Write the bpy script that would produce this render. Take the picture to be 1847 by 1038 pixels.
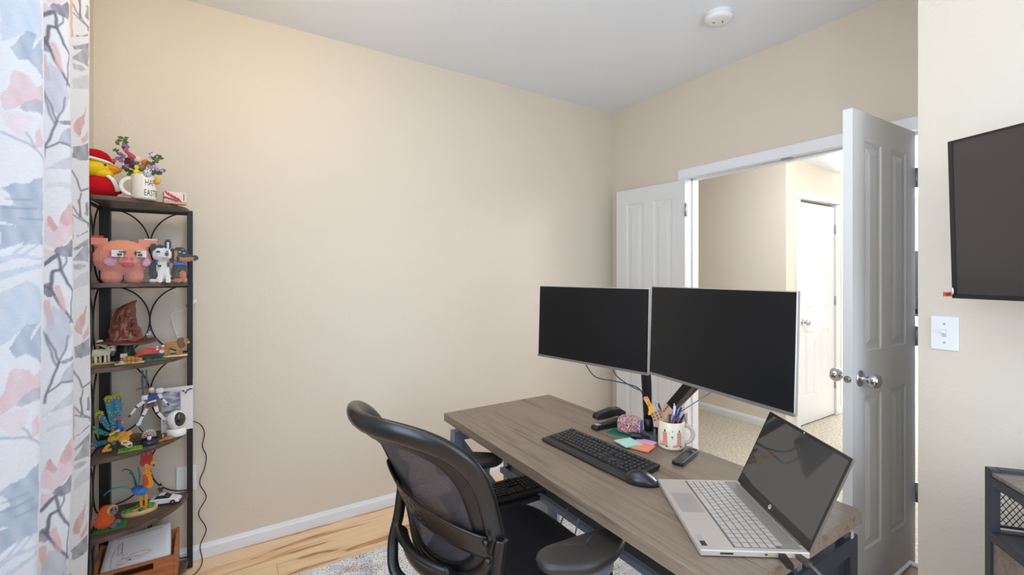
import bpy, math, random
import numpy as np
from mathutils import Vector, Matrix, Euler

random.seed(7)
for o in list(bpy.data.objects):
    bpy.data.objects.remove(o, do_unlink=True)
S = bpy.context.scene
C = S.collection

# ------------------------------------------------------------------ camera
FPX = 814.0; HC = 1.401; TH = math.radians(57.54); KC, KS = math.cos(TH), math.sin(TH)
cam_data = bpy.data.cameras.new('camera')
cam = bpy.data.objects.new('camera', cam_data); C.objects.link(cam)
cam.location = (0, 0, HC)
cam.rotation_euler = (math.radians(90), 0, math.radians(-32.46))
cam_data.sensor_width = 36; cam_data.lens = 36*FPX/1847
cam_data.shift_y = -23/1847
cam_data.clip_start = .05; cam_data.clip_end = 100
S.camera = cam

# ------------------------------------------------------------------ colour handling, world, lamps
S.view_settings.view_transform = 'Standard'
S.view_settings.look = 'None'
S.view_settings.gamma = 1
S.view_settings.use_curve_mapping = False
S.view_settings.exposure = 1.0

def lin(h):
    if isinstance(h, str):
        h = h.lstrip('#'); h = tuple(int(h[i:i+2], 16) for i in (0, 2, 4))
    r = []
    for v in h[:3]:
        v = v/255.0
        r.append(v/12.92 if v <= .04045 else ((v+.055)/1.055)**2.4)
    return tuple(r)

W = bpy.data.worlds.new('sky'); S.world = W; W.use_nodes = True
bg = W.node_tree.nodes['Background']
bg.inputs[0].default_value = (*lin((205, 222, 245)), 1); bg.inputs[1].default_value = .85

def area(name, loc, size, power, col, rot, spread=180):
    l = bpy.data.lights.new(name, 'AREA'); l.shape = 'RECTANGLE'; l.size, l.size_y = size
    l.energy = power; l.color = lin(col) if max(col) > 1 else col; l.spread = math.radians(spread)
    o = bpy.data.objects.new(name, l); C.objects.link(o); o.location = loc; o.rotation_euler = [math.radians(v) for v in rot]
    return o
# daylight entering through the window of the left wall, then three added fill lights
area('window_daylight', (-.60, .36, 1.50), (.92, 1.45), 13.5, (210, 230, 254), (90, 0, -90))
area('rear_window_fill', (1.1, -1.62, 1.27), (1.5, 1.5), 14.5, (209, 230, 254), (90, 0, 0))  # added fill from behind the camera, evens out the back wall
area('ceiling_fill_light', (.18, .95, 2.70), (1.1, 1.1), 6.5, (220, 235, 254), (0, 0, 0))  # added overhead fill to brighten floor and lower walls
area('fill_uplight', (-.05, -1.25, 1.72), (.34, .34), 20, (206, 228, 254), (180, 0, 0))  # added uplight, brightens the room by ceiling bounce
# hall and loft daylight
area('loft_daylight', (7.75, 3.2, 1.5), (3.0, 1.8), 200, (236, 242, 255), (90, 0, 90))
def point(name, loc, power, col, r=.08):
    l = bpy.data.lights.new(name, 'POINT'); l.energy = power; l.color = lin(col); l.shadow_soft_size = r
    o = bpy.data.objects.new(name, l); C.objects.link(o); o.location = loc
    return o
point('ceiling_lamp_light', (.15, 1.75, 2.55), 4.6, (250, 224, 180), .12)
point('hall_fill_light', (3.45, 1.1, 2.2), 21, (248, 250, 255), .14)  # unseen fill added to brighten the hall, no fixture

# ------------------------------------------------------------------ helpers: pixel of the photograph -> point in the room
def ray(px, py):
    r = (px-923.5)/FPX; u = -(py-496)/FPX
    return (r*KS+KC, -r*KC+KS, u)
def onZ(px, py, z):
    D = ray(px, py); t = (z-HC)/D[2]; return (D[0]*t, D[1]*t, z)
def onX(px, py, x):
    D = ray(px, py); t = x/D[0]; return (x, D[1]*t, HC+D[2]*t)
def onY(px, py, y):
    D = ray(px, py); t = y/D[1]; return (D[0]*t, y, HC+D[2]*t)
def px_of(x, y):
    return 923.5+FPX*(x*KS-y*KC)/(x*KC+y*KS)

# ------------------------------------------------------------------ materials
MC = {}
def principled(name):
    m = bpy.data.materials.new(name); m.use_nodes = True
    return m, m.node_tree, m.node_tree.nodes['Principled BSDF']
def mat(col, rough=.5, metal=0, name=None, spec=.5, noise=0, nscale=30, bump=0, bscale=200, emit=0, coat=0):
    key = (str(col), rough, metal, spec, noise, nscale, bump, bscale, emit, coat)
    if key in MC: return MC[key]
    m, nt, b = principled(name or 'material')
    c = (*lin(col), 1)
    b.inputs['Base Color'].default_value = c
    b.inputs['Roughness'].default_value = rough; b.inputs['Metallic'].default_value = metal
    b.inputs['Specular IOR Level'].default_value = spec
    if coat: b.inputs['Coat Weight'].default_value = coat
    N, L = nt.nodes, nt.links
    tc = N.new('ShaderNodeTexCoord')
    if noise:
        n = N.new('ShaderNodeTexNoise'); n.inputs['Scale'].default_value = nscale; n.inputs['Detail'].default_value = 4
        L.new(tc.outputs['Object'], n.inputs['Vector'])
        mx = N.new('ShaderNodeMix'); mx.data_type = 'RGBA'
        mx.inputs[6].default_value = tuple(v*(1-noise) for v in c[:3])+(1,); mx.inputs[7].default_value = tuple(min(1, v*(1+noise)) for v in c[:3])+(1,)
        L.new(n.outputs[0], mx.inputs[0]); L.new(mx.outputs[2], b.inputs['Base Color'])
    if bump:
        n = N.new('ShaderNodeTexNoise'); n.inputs['Scale'].default_value = bscale; n.inputs['Detail'].default_value = 3
        L.new(tc.outputs['Object'], n.inputs['Vector'])
        bp = N.new('ShaderNodeBump'); bp.inputs['Strength'].default_value = bump; bp.inputs['Distance'].default_value = .002
        L.new(n.outputs[0], bp.inputs['Height']); L.new(bp.outputs[0], b.inputs['Normal'])
    if emit:
        b.inputs['Emission Color'].default_value = c; b.inputs['Emission Strength'].default_value = emit
    MC[key] = m
    return m
def ramp(N, stops, interp='LINEAR'):
    r = N.new('ShaderNodeValToRGB'); r.color_ramp.interpolation = interp
    e = r.color_ramp.elements
    e[0].position = stops[0][0]; e[0].color = (*lin(stops[0][1]), 1)
    e[1].position = stops[-1][0]; e[1].color = (*lin(stops[-1][1]), 1)
    for p, c in stops[1:-1]:
        k = e.new(p); k.color = (*lin(c), 1)
    return r
def M_(N, op, a=None, b=None):
    n = N.new('ShaderNodeMath'); n.operation = op
    return n
def wood_mat(name, stops, scale=(6, 60, 60), rough=.45, dist=1.5, nscale=1.0, coat=0, axis_scale2=None):
    m, nt, b = principled(name); N, L = nt.nodes, nt.links
    tc = N.new('ShaderNodeTexCoord'); mp = N.new('ShaderNodeMapping'); mp.inputs['Scale'].default_value = scale
    L.new(tc.outputs['Object'], mp.inputs[0])
    n = N.new('ShaderNodeTexNoise'); n.inputs['Scale'].default_value = nscale; n.inputs['Detail'].default_value = 8; n.inputs['Distortion'].default_value = dist
    n.inputs['Roughness'].default_value = .6
    L.new(mp.outputs[0], n.inputs['Vector'])
    r = ramp(N, stops); L.new(n.outputs[0], r.inputs[0]); L.new(r.outputs[0], b.inputs['Base Color'])
    b.inputs['Roughness'].default_value = rough
    if coat: b.inputs['Coat Weight'].default_value = coat
    return m

# walls: sand coloured paint with orange-peel texture
def wall_paint(name, col):
    m, nt, b = principled(name); N, L = nt.nodes, nt.links
    b.inputs['Base Color'].default_value = (*lin(col), 1); b.inputs['Roughness'].default_value = .55; b.inputs['Specular IOR Level'].default_value = .35
    tc = N.new('ShaderNodeTexCoord'); n = N.new('ShaderNodeTexNoise'); n.inputs['Scale'].default_value = 95; n.inputs['Detail'].default_value = 2
    L.new(tc.outputs['Object'], n.inputs['Vector'])
    bp = N.new('ShaderNodeBump'); bp.inputs['Strength'].default_value = .22; bp.inputs['Distance'].default_value = .003
    L.new(n.outputs[0], bp.inputs['Height']); L.new(bp.outputs[0], b.inputs['Normal'])
    return m
WALL = wall_paint('sand_wall_paint', (222, 210, 192))
HALLW = wall_paint('hall_wall_paint', (228, 220, 203))
CEIL = wall_paint('ceiling_paint', (236, 239, 243))
TRIM = mat((236, 237, 240), .35, name='white_trim_paint')
DOORW = mat((224, 224, 222), .38, name='white_door_paint')
BLK = mat((24, 24, 27), .4, name='black_plastic')
BLKM = mat((19, 18, 20), .45, name='black_metal', spec=.5)
CHROME = mat((200, 200, 205), .16, 1, name='polished_metal')
NICKEL = mat((158, 158, 162), .35, .65, name='brushed_metal')

def floor_mat():
    m, nt, b = principled('hickory_planks'); N, L = nt.nodes, nt.links
    tc = N.new('ShaderNodeTexCoord'); sp = N.new('ShaderNodeSeparateXYZ'); L.new(tc.outputs['Object'], sp.inputs[0])
    def mth(op, a, bb=None):
        n = N.new('ShaderNodeMath'); n.operation = op
        for i, v in enumerate((a, bb)):
            if v is None: continue
            if isinstance(v, (int, float)): n.inputs[i].default_value = v
            else: L.new(v, n.inputs[i])
        return n.outputs[0]
    yy = mth('DIVIDE', mth('SUBTRACT', sp.outputs[1], 2.70-.13*40+.012), .13)
    row = mth('FLOOR', yy); fy = mth('FRACT', yy)
    wn = N.new('ShaderNodeTexWhiteNoise'); wn.noise_dimensions = '1D'; L.new(row, wn.inputs['W'])
    xx = mth('DIVIDE', mth('ADD', sp.outputs[0], mth('MULTIPLY', wn.outputs[0], 1.3)), 1.35)
    pid = mth('ADD', mth('FLOOR', xx), mth('MULTIPLY', row, 17.3)); fx = mth('FRACT', xx)
    wn2 = N.new('ShaderNodeTexWhiteNoise'); wn2.noise_dimensions = '1D'; L.new(pid, wn2.inputs['W'])
    cmb = N.new('ShaderNodeCombineXYZ')
    L.new(mth('MULTIPLY', sp.outputs[0], 1.1), cmb.inputs[0]); L.new(mth('MULTIPLY', sp.outputs[1], 13.0), cmb.inputs[1]); L.new(mth('MULTIPLY', wn2.outputs[0], 37.0), cmb.inputs[2])
    n = N.new('ShaderNodeTexNoise'); n.inputs['Scale'].default_value = 1; n.inputs['Detail'].default_value = 3; n.inputs['Distortion'].default_value = .9
    L.new(cmb.outputs[0], n.inputs['Vector'])
    r = ramp(N, [(0, (250, 220, 180)), (.52, (247, 212, 168)), (.59, (234, 192, 146)), (.615, (176, 122, 78)), (.665, (216, 168, 118)), (1, (168, 116, 74))])
    L.new(n.outputs[0], r.inputs[0])
    n2 = N.new('ShaderNodeTexNoise'); n2.inputs['Scale'].default_value = 6; n2.inputs['Detail'].default_value = 5
    L.new(cmb.outputs[0], n2.inputs['Vector'])
    mx = N.new('ShaderNodeMix'); mx.data_type = 'RGBA'; mx.blend_type = 'MULTIPLY'; mx.inputs[0].default_value = .5
    r2 = ramp(N, [(.3, (235, 225, 212)), (.7, (255, 255, 255))]); L.new(n2.outputs[0], r2.inputs[0])
    L.new(r.outputs[0], mx.inputs[6]); L.new(r2.outputs[0], mx.inputs[7])
    seam = mth('MAXIMUM', mth('LESS_THAN', fy, .010), mth('LESS_THAN', fx, .0014))
    mx2 = N.new('ShaderNodeMix'); mx2.data_type = 'RGBA'; L.new(seam, mx2.inputs[0]); L.new(mx.outputs[2], mx2.inputs[6]); mx2.inputs[7].default_value = (*lin((172, 130, 92)), 1)
    L.new(mx2.outputs[2], b.inputs['Base Color']); b.inputs['Roughness'].default_value = .35
    return m
def carpet_mat():
    m, nt, b = principled('loop_carpet'); N, L = nt.nodes, nt.links
    tc = N.new('ShaderNodeTexCoord'); n = N.new('ShaderNodeTexNoise'); n.inputs['Scale'].default_value = 55; n.inputs['Detail'].default_value = 5; n.inputs['Roughness'].default_value = .8
    L.new(tc.outputs['Object'], n.inputs['Vector'])
    r = ramp(N, [(.36, (168, 156, 134)), (.5, (206, 196, 176)), (.64, (232, 224, 208))]); L.new(n.outputs[0], r.inputs[0]); L.new(r.outputs[0], b.inputs['Base Color'])
    b.inputs['Roughness'].default_value = 1; b.inputs['Specular IOR Level'].default_value = .1
    bp = N.new('ShaderNodeBump'); bp.inputs['Strength'].default_value = .7; bp.inputs['Distance'].default_value = .01; L.new(n.outputs[0], bp.inputs['Height']); L.new(bp.outputs[0], b.inputs['Normal'])
    return m
def rug_mat():
    m, nt, b = principled('speckled_rug'); N, L = nt.nodes, nt.links
    tc = N.new('ShaderNodeTexCoord')
    def noise(sc, det=2, rough=.5, off=0):
        mp = N.new('ShaderNodeMapping'); mp.inputs['Location'].default_value = (off, off*2, 0); L.new(tc.outputs['Object'], mp.inputs[0])
        n = N.new('ShaderNodeTexNoise'); n.inputs['Scale'].default_value = sc; n.inputs['Detail'].default_value = det; n.inputs['Roughness'].default_value = rough
        L.new(mp.outputs[0], n.inputs['Vector']); return n.outputs[0]
    def mix(f, a, bb):
        x = N.new('ShaderNodeMix'); x.data_type = 'RGBA'
        L.new(f, x.inputs[0])
        for i, v in ((6, a), (7, bb)):
            if isinstance(v, tuple): x.inputs[i].default_value = (*lin(v), 1)
            else: L.new(v, x.inputs[i])
        return x.outputs[2]
    def mask(nz, a, bb):
        r = ramp(N, [(a, (0, 0, 0)), (bb, (255, 255, 255))]); L.new(nz, r.inputs[0]); return r.outputs[0]
    def mul(a, bb):
        n = N.new('ShaderNodeMath'); n.operation = 'MULTIPLY'; L.new(a, n.inputs[0]); L.new(bb, n.inputs[1]); return n.outputs[0]
    base = mix(mask(noise(11, 3), .45, .6), (243, 239, 236), (222, 220, 222))
    red = mul(mask(noise(6.5, 2, .5, 3), .52, .60), mask(noise(150, 2, .7, 9), .47, .55))
    c1 = mix(red, base, (188, 136, 122))
    dk = mask(noise(135, 2, .7, 5), .57, .61)
    c2 = mix(dk, c1, (78, 78, 90))
    dk2 = mul(mask(noise(7, 2, .5, 11), .55, .65), mask(noise(120, 2, .7, 14), .54, .58))
    c3 = mix(dk2, c2, (70, 70, 82))
    L.new(c3, b.inputs['Base Color']); b.inputs['Roughness'].default_value = 1; b.inputs['Specular IOR Level'].default_value = .1
    return m

# ------------------------------------------------------------------ mesh building
def rotm(rx=0, ry=0, rz=0):
    return Euler((math.radians(rx), math.radians(ry), math.radians(rz))).to_matrix()
def basis_for(d):
    d = Vector(d).normalized(); a = Vector((0, 0, 1)) if abs(d.z) < .9 else Vector((1, 0, 0))
    u = d.cross(a).normalized(); return u, d.cross(u).normalized()
class MB:
    def __init__(s): s.v = []; s.f = []; s.m = []; s.sm = []
    def add(s, vs, fs, mi=0, smooth=False):
        k = len(s.v); s.v += [tuple(v) for v in vs]
        for f in fs: s.f.append(tuple(i+k for i in f)); s.m.append(mi); s.sm.append(smooth)
        return s
    def box(s, c, d, R=None, mi=0):
        vs = []
        for z in (-1, 1):
            for y in (-1, 1):
                for x in (-1, 1):
                    p = Vector((x*d[0]/2, y*d[1]/2, z*d[2]/2))
                    if R is not None: p = R @ p
                    vs.append(p+Vector(c))
        return s.add(vs, [(0, 2, 3, 1), (4, 5, 7, 6), (0, 1, 5, 4), (2, 6, 7, 3), (0, 4, 6, 2), (1, 3, 7, 5)], mi)
    def beam(s, p0, p1, w, h, mi=0, up=(0, 0, 1)):
        p0, p1 = Vector(p0), Vector(p1); d = (p1-p0).normalized(); up = Vector(up)
        if abs(d.dot(up)) > .95: up = Vector((1, 0, 0))
        u = d.cross(up).normalized(); v = u.cross(d).normalized()
        vs = [p+u*a*w/2+v*b*h/2 for p in (p0, p1) for a, b in ((-1, -1), (1, -1), (1, 1), (-1, 1))]
        return s.add(vs, [(0, 3, 2, 1), (4, 5, 6, 7), (0, 1, 5, 4), (1, 2, 6, 5), (2, 3, 7, 6), (3, 0, 4, 7)], mi)
    def cyl(s, p0, p1, r0, r1=None, n=20, mi=0, smooth=True):
        r1 = r0 if r1 is None else r1; p0, p1 = Vector(p0), Vector(p1); u, v = basis_for(p1-p0)
        vs = [p+(u*math.cos(2*math.pi*i/n)+v*math.sin(2*math.pi*i/n))*r for p, r in ((p0, r0), (p1, r1)) for i in range(n)]
        s.add(vs, [(i, (i+1) % n, n+(i+1) % n, n+i) for i in range(n)], mi, smooth)
        k = len(s.v)-2*n
        s.f.append(tuple(k+i for i in range(n))[::-1]); s.m.append(mi); s.sm.append(False)
        s.f.append(tuple(k+n+i for i in range(n))); s.m.append(mi); s.sm.append(False)
        return s
    def tube(s, pts, r, n=10, closed=False, mi=0, flat=None, nrm=None):
        # r: radius or list; flat=(a,b) half sizes for an elliptical section with nrm giving the first axis
        pts = [Vector(p) for p in pts]; N = len(pts); rr = r if isinstance(r, (list, tuple)) else [r]*N
        vs = []; pu = None
        for i, p in enumerate(pts):
            a = pts[(i-1) % N] if (closed or i > 0) else p; b = pts[(i+1) % N] if (closed or i < N-1) else p
            d = (b-a).normalized()
            if nrm is not None: u = (Vector(nrm(i))-d*Vector(nrm(i)).dot(d)).normalized()
            elif pu is None: u, _ = basis_for(d)
            else: u = (pu-d*pu.dot(d)).normalized()
            pu = u; v = d.cross(u).normalized()
            for j in range(n):
                t = 2*math.pi*j/n
                if flat: vs.append(p+u*math.cos(t)*flat[0]*rr[i]+v*math.sin(t)*flat[1]*rr[i])
                else: vs.append(p+(u*math.cos(t)+v*math.sin(t))*rr[i])
        fs = []
        for i in range(N if closed else N-1):
            k = (i+1) % N
            fs += [(i*n+j, i*n+(j+1) % n, k*n+(j+1) % n, k*n+j) for j in range(n)]
        s.add(vs, fs, mi, True)
        if not closed:
            k = len(s.v)-N*n
            s.f.append(tuple(k+j for j in range(n))[::-1]); s.m.append(mi); s.sm.append(False)
            s.f.append(tuple(k+(N-1)*n+j for j in range(n))); s.m.append(mi); s.sm.append(False)
        return s
    def lathe(s, prof, o=(0, 0, 0), n=32, mi=0, smooth=True, R=None):
        o = Vector(o); vs = []
        for r, z in prof:
            for j in range(n):
                t = 2*math.pi*j/n; p = Vector((r*math.cos(t), r*math.sin(t), z))
                if R is not None: p = R @ p
                vs.append(o+p)
        s.add(vs, [(i*n+j, i*n+(j+1) % n, (i+1)*n+(j+1) % n, (i+1)*n+j) for i in range(len(prof)-1) for j in range(n)], mi, smooth)
        return s
    def ell(s, c, r, nu=20, nv=12, mi=0, R=None, sq=None):
        if isinstance(r, (int, float)): r = (r, r, r)
        vs = []; c = Vector(c)
        def pw(v, e): return math.copysign(abs(v)**e, v)
        e = sq or 1
        for i in range(nv+1):
            a = -math.pi/2+math.pi*i/nv
            for j in range(nu):
                b = 2*math.pi*j/nu
                p = Vector((r[0]*pw(math.cos(a), e)*pw(math.cos(b), e), r[1]*pw(math.cos(a), e)*pw(math.sin(b), e), r[2]*pw(math.sin(a), e)))
                if R is not None: p = R @ p
                vs.append(c+p)
        return s.add(vs, [(i*nu+j, i*nu+(j+1) % nu, (i+1)*nu+(j+1) % nu, (i+1)*nu+j) for i in range(nv) for j in range(nu)], mi, True)
    def prism(s, poly, z0, z1, fn=None, mi=0, smooth=False):
        # poly in 2-D, extruded from z0 to z1; fn maps (x,y,z) to the final point
        n = len(poly); fn = fn or (lambda x, y, z: (x, y, z))
        vs = [fn(x, y, z0) for x, y in poly]+[fn(x, y, z1) for x, y in poly]
        return s.add(vs, [tuple(range(n))[::-1], tuple(range(n, 2*n))]+[(i, (i+1) % n, n+(i+1) % n, n+i) for i in range(n)], mi, smooth)
    def grid(s, fn, nu, nv, mi=0, smooth=True, closeu=False):
        vs = [fn(i/nu, j/nv) for j in range(nv+1) for i in range(nu+1)]
        return s.add(vs, [(j*(nu+1)+i, j*(nu+1)+i+1, (j+1)*(nu+1)+i+1, (j+1)*(nu+1)+i) for j in range(nv) for i in range(nu)], mi, smooth)
    def build(s, name, mats, parent=None, bevel=0, seg=2, sub=0, autos=None, solid=0):
        me = bpy.data.meshes.new(name); me.from_pydata(s.v, [], s.f)
        if not isinstance(mats, (list, tuple)): mats = [mats]
        for m in mats: me.materials.append(m)
        me.polygons.foreach_set('material_index', s.m); me.polygons.foreach_set('use_smooth', s.sm)
        me.update()
        import bmesh
        b = bmesh.new(); b.from_mesh(me); bmesh.ops.remove_doubles(b, verts=b.verts, dist=1e-6); bmesh.ops.recalc_face_normals(b, faces=b.faces); b.to_mesh(me); b.free()
        o = bpy.data.objects.new(name.split('#')[0], me); C.objects.link(o)
        if parent: o.parent = parent
        if solid:
            k = o.modifiers.new('thickness', 'SOLIDIFY'); k.thickness = solid; k.offset = 0
        if sub:
            k = o.modifiers.new('smoothing', 'SUBSURF'); k.levels = sub; k.render_levels = sub
        if bevel:
            k = o.modifiers.new('bevel', 'BEVEL'); k.width = bevel; k.segments = seg; k.limit_method = 'ANGLE'; k.angle_limit = math.radians(40)
        return o
GROUPS = {'pen': 'pens in the boot mug', 'keyboard': 'black keyboards', 'sticky_note_pad': 'sticky note pads on the desk', 'mini_figure': 'tiny toy figures on the corner shelf', 'paper_card': 'brown cards in the boot mug', 'paper_sheet': 'papers in the crate'}
def tag(o, label, cat, group=None, kind=None):
    o['label'] = label
    if cat: o['category'] = cat
    if group: o['group'] = group
    if kind: o['kind'] = kind
    return o
def thing(name, label, cat, loc=(0, 0, 0), rz=0, group=None):
    if group is None: group = GROUPS.get(name)
    o = bpy.data.objects.new(name, None); C.objects.link(o); o.empty_display_size = .05
    o.location = loc; o.rotation_euler = (0, 0, math.radians(rz)); tag(o, label, cat, group); return o
def struct(name, mb, m, label=None, bevel=0):
    o = mb.build(name, m, bevel=bevel); o['kind'] = 'structure'
    if label: o['label'] = label
    return o
def copy_tree(o, parent=None):
    c = o.copy(); C.objects.link(c)
    if parent: c.parent = parent
    for ch in o.children: copy_tree(ch, c)
    return c
def text_verts(txt, size, bold=False, space=1.0):
    cu = bpy.data.curves.new('lettering', 'FONT'); cu.body = txt; cu.size = size; cu.space_character = space
    cu.resolution_u = 3
    if bold: cu.offset = size*.018
    ob = bpy.data.objects.new('lettering', cu); C.objects.link(ob)
    dg = bpy.context.evaluated_depsgraph_get(); me = bpy.data.meshes.new_from_object(ob.evaluated_get(dg))
    vs = [tuple(v.co) for v in me.vertices]; fs = [tuple(p.vertices) for p in me.polygons]
    bpy.data.objects.remove(ob); bpy.data.curves.remove(cu); bpy.data.meshes.remove(me)
    return vs, fs
def put_text(txt, size, fn, name, m, parent, bold=False, space=1.0, center=True):
    vs, fs = text_verts(txt, size, bold, space)
    x0 = min(v[0] for v in vs); x1 = max(v[0] for v in vs)
    off = (x0+x1)/2 if center else 0
    mb = MB(); mb.add([fn(v[0]-off, v[1]) for v in vs], fs)
    return mb.build(name, m, parent)
def smooth_path(pts, k=8, closed=False):
    pts = [Vector(p) for p in pts]; n = len(pts); out = []
    for i in range(n if closed else n-1):
        p0 = pts[(i-1) % n] if (closed or i > 0) else pts[i]; p1 = pts[i]; p2 = pts[(i+1) % n]
        p3 = pts[(i+2) % n] if (closed or i+2 < n) else p2
        for j in range(k):
            t = j/k
            out.append(.5*((2*p1)+(-p0+p2)*t+(2*p0-5*p1+4*p2-p3)*t*t+(-p0+3*p1-3*p2+p3)*t**3))
    if not closed: out.append(pts[-1])
    return out

# ================================================================== THE ROOM
XL, XR, YB, ZC = -.496, 2.711, 2.709, 2.74
OY0, OY1, OZ = .738, 1.992, 2.072           # door opening
XT, YC = 2.10, .585                          # TV wall and its outside corner
def slab(x0, x1, y0, y1, z0, z1): return MB().box(((x0+x1)/2, (y0+y1)/2, (z0+z1)/2), (x1-x0, y1-y0, z1-z0))
def multi(*bs):
    m = MB()
    for x0, x1, y0, y1, z0, z1 in bs: m.box(((x0+x1)/2, (y0+y1)/2, (z0+z1)/2), (x1-x0, y1-y0, z1-z0))
    return m
FL = struct('floor', slab(XL-.12, XR+.05, -1.80, YB+.12, -.05, 0), floor_mat(), 'pale hickory plank floor')
struct('floor_hall', slab(XR+.05, 8.1, -1.6, 4.6, -.05, 0), carpet_mat(), 'beige carpeted floor of the hall beyond the double doors')
struct('wall_back', slab(XL-.12, XR+.12, YB, YB+.12, 0, ZC), WALL)
# left wall with the window the curtain hangs at
wy0, wy1, wz0, wz1 = -.12, 1.78, .72, 2.25
struct('wall_left', multi((XL-.12, XL, -1.7, wy0, 0, ZC), (XL-.12, XL, wy1, YB, 0, ZC), (XL-.12, XL, wy0, wy1, 0, wz0), (XL-.12, XL, wy0, wy1, wz1, ZC)), WALL)
struct('wall_right', multi((XR, XR+.115, YC, OY0-.02, 0, ZC), (XR, XR+.115, OY1+.02, YB, 0, ZC), (XR, XR+.115, OY0-.02, OY1+.02, OZ+.02, ZC)), WALL, 'sand coloured wall with the double door opening')
struct('wall_closet', multi((XT, XT+.115, -1.7, YC, 0, ZC), (XT+.115, XR+.115, YC-.115, YC, 0, ZC)), WALL, 'sand coloured wall carrying the television and light switch')
struct('wall_rear', multi((XL-.12, .3, -1.82, -1.7, 0, ZC), (1.9, XR+.12, -1.82, -1.7, 0, ZC), (.3, 1.9, -1.82, -1.7, 0, .5), (.3, 1.9, -1.82, -1.7, 2.1, ZC)), WALL)
struct('ceiling', slab(XL-.12, XR+.115, -1.82, YB+.12, ZC, ZC+.1), CEIL)
# hall
struct('ceiling_hall', multi((XR+.115, 8.1, -1.6, 4.6, 2.44, 2.54)), CEIL)
struct('wall_hall', slab(4.2, 4.32, 2.073, 4.6, 0, 2.44), HALLW, 'cream hall wall seen through the doorway')
struct('wall_hall_door', multi((4.32, 4.43, 2.073, 2.19, 0, 2.44), (5.15, 5.30, 2.073, 2.19, 0, 2.44), (4.43, 5.15, 2.073, 2.19, 2.095, 2.44)), HALLW, 'cream hall wall holding the white panel door')
struct('wall_loft_side', slab(5.18, 5.30, 2.19, 4.6, 0, 2.44), HALLW)
struct('wall_loft_far', multi((8.0, 8.1, -1.6, 1.7, 0, 2.44), (8.0, 8.1, 4.5, 4.6, 0, 2.44), (8, 8.1, 1.7, 4.5, 0, .6), (8, 8.1, 1.7, 4.5, 2.3, 2.44)), HALLW)
struct('wall_loft_end', multi((5.30, 8.0, 4.6, 4.7, 0, 2.44), (2.826, 4.2, 4.6, 4.7, 0, 2.44), (2.826, 8, -1.7, -1.6, 0, 2.44)), HALLW)
struct('wall_hall_left', multi((2.711, 2.826, YB+.12, 4.6, 0, 2.44), (2.711, 2.826, -1.7, YC-.115, 0, 2.44)), HALLW)

def base_profile(): return [(0, 0), (.013, 0), (.013, .050), (.009, .058), (.006, .068), (0, .070)]
def baseboard(name, p0, p1, nrm):
    p0, p1, n = Vector(p0), Vector(p1), Vector(nrm)
    mb = MB(); mb.prism(base_profile(), 0, 1, fn=lambda x, y, z: tuple(p0.lerp(p1, z)+n*x+Vector((0, 0, y))))
    return struct(name, mb, TRIM)
baseboard('baseboard_back', (XL, YB, 0), (XR, YB, 0), (0, -1, 0))
baseboard('baseboard_left', (XL, -1.7, 0), (XL, YB-.013, 0), (1, 0, 0))
baseboard('baseboard_right', (XR, OY1+.066, 0), (XR, YB-.013, 0), (-1, 0, 0))
baseboard('baseboard_television', (XT, -1.7, 0), (XT, YC, 0), (-1, 0, 0))
baseboard('baseboard_hall', (4.2, 2.073, 0), (4.2, 4.6, 0), (-1, 0, 0))
baseboard('baseboard_hall_door', (5.215, 2.073, 0), (5.30, 2.073, 0), (0, -1, 0))

# casing and jamb of the double door
def casing(y0, y1, ztop, w, xs, name, d=-.016):
    mb = MB()
    mb.box((xs+d/2, y0-w/2-.004, ztop/2), (abs(d), w, ztop)); mb.box((xs+d/2, y1+w/2+.004, ztop/2), (abs(d), w, ztop))
    mb.box((xs+d/2, (y0+y1)/2, ztop+w/2), (abs(d), y1-y0+2*w+.008, w))
    return struct(name, mb, TRIM, bevel=.004)
casing(OY0, OY1, OZ, .064, XR, 'trim_1')['label'] = 'white casing around the double doorway'
casing(OY0, OY1, OZ, .064, XR+.115, 'trim_2', .016)
jb = MB()
jb.box((XR+.0575, OY0-.010, OZ/2), (.115, .020, OZ)); jb.box((XR+.0575, OY1+.010, OZ/2), (.115, .020, OZ)); jb.box((XR+.0575, (OY0+OY1)/2, OZ+.01), (.115, OY1-OY0+.04, .02))
jb.box((XR+.063, OY0+.006, OZ/2), (.034, .012, OZ)); jb.box((XR+.063, OY1-.006, OZ/2), (.034, .012, OZ)); jb.box((XR+.063, (OY0+OY1)/2, OZ-.006), (.034, OY1-OY0, .012))
struct('trim_3', jb, TRIM, 'white door jamb and stop of the double doorway', bevel=.0015)
ct = MB(); ct.box((XR+.025, 1.345, OZ-.001), (.024, .06, .004)); struct('trim_4', ct, NICKEL, 'small metal catch plate in the door head')

def door_face(mb, w, h, panels, y, sgn):
    # one moulded face in the local x-z plane at local y; sgn = direction of the outside
    xs = sorted({0, w, *[p[0] for p in panels], *[p[1] for p in panels]}); zs = sorted({0, h, *[p[2] for p in panels], *[p[3] for p in panels]})
    for i in range(len(xs)-1):
        for j in range(len(zs)-1):
            r = (xs[i], xs[i+1], zs[j], zs[j+1])
            if r in [tuple(p) for p in panels]: continue
            mb.add([(r[0], y, r[2]), (r[1], y, r[2]), (r[1], y, r[3]), (r[0], y, r[3])], [(0, 1, 2, 3)])
    for p in panels:
        rings = [(0, 0), (.007, -.0055), (.022, -.0065), (.048, .0), (.050, .0)]
        prev = None
        for d, o in rings:
            q = [(p[0]+d, y+sgn*o, p[2]+d), (p[1]-d, y+sgn*o, p[2]+d), (p[1]-d, y+sgn*o, p[3]-d), (p[0]+d, y+sgn*o, p[3]-d)]
            if prev: mb.add(prev+q, [(k, (k+1) % 4, 4+(k+1) % 4, 4+k) for k in range(4)])
            prev = q
        mb.add(prev, [(0, 1, 2, 3)])
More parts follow.
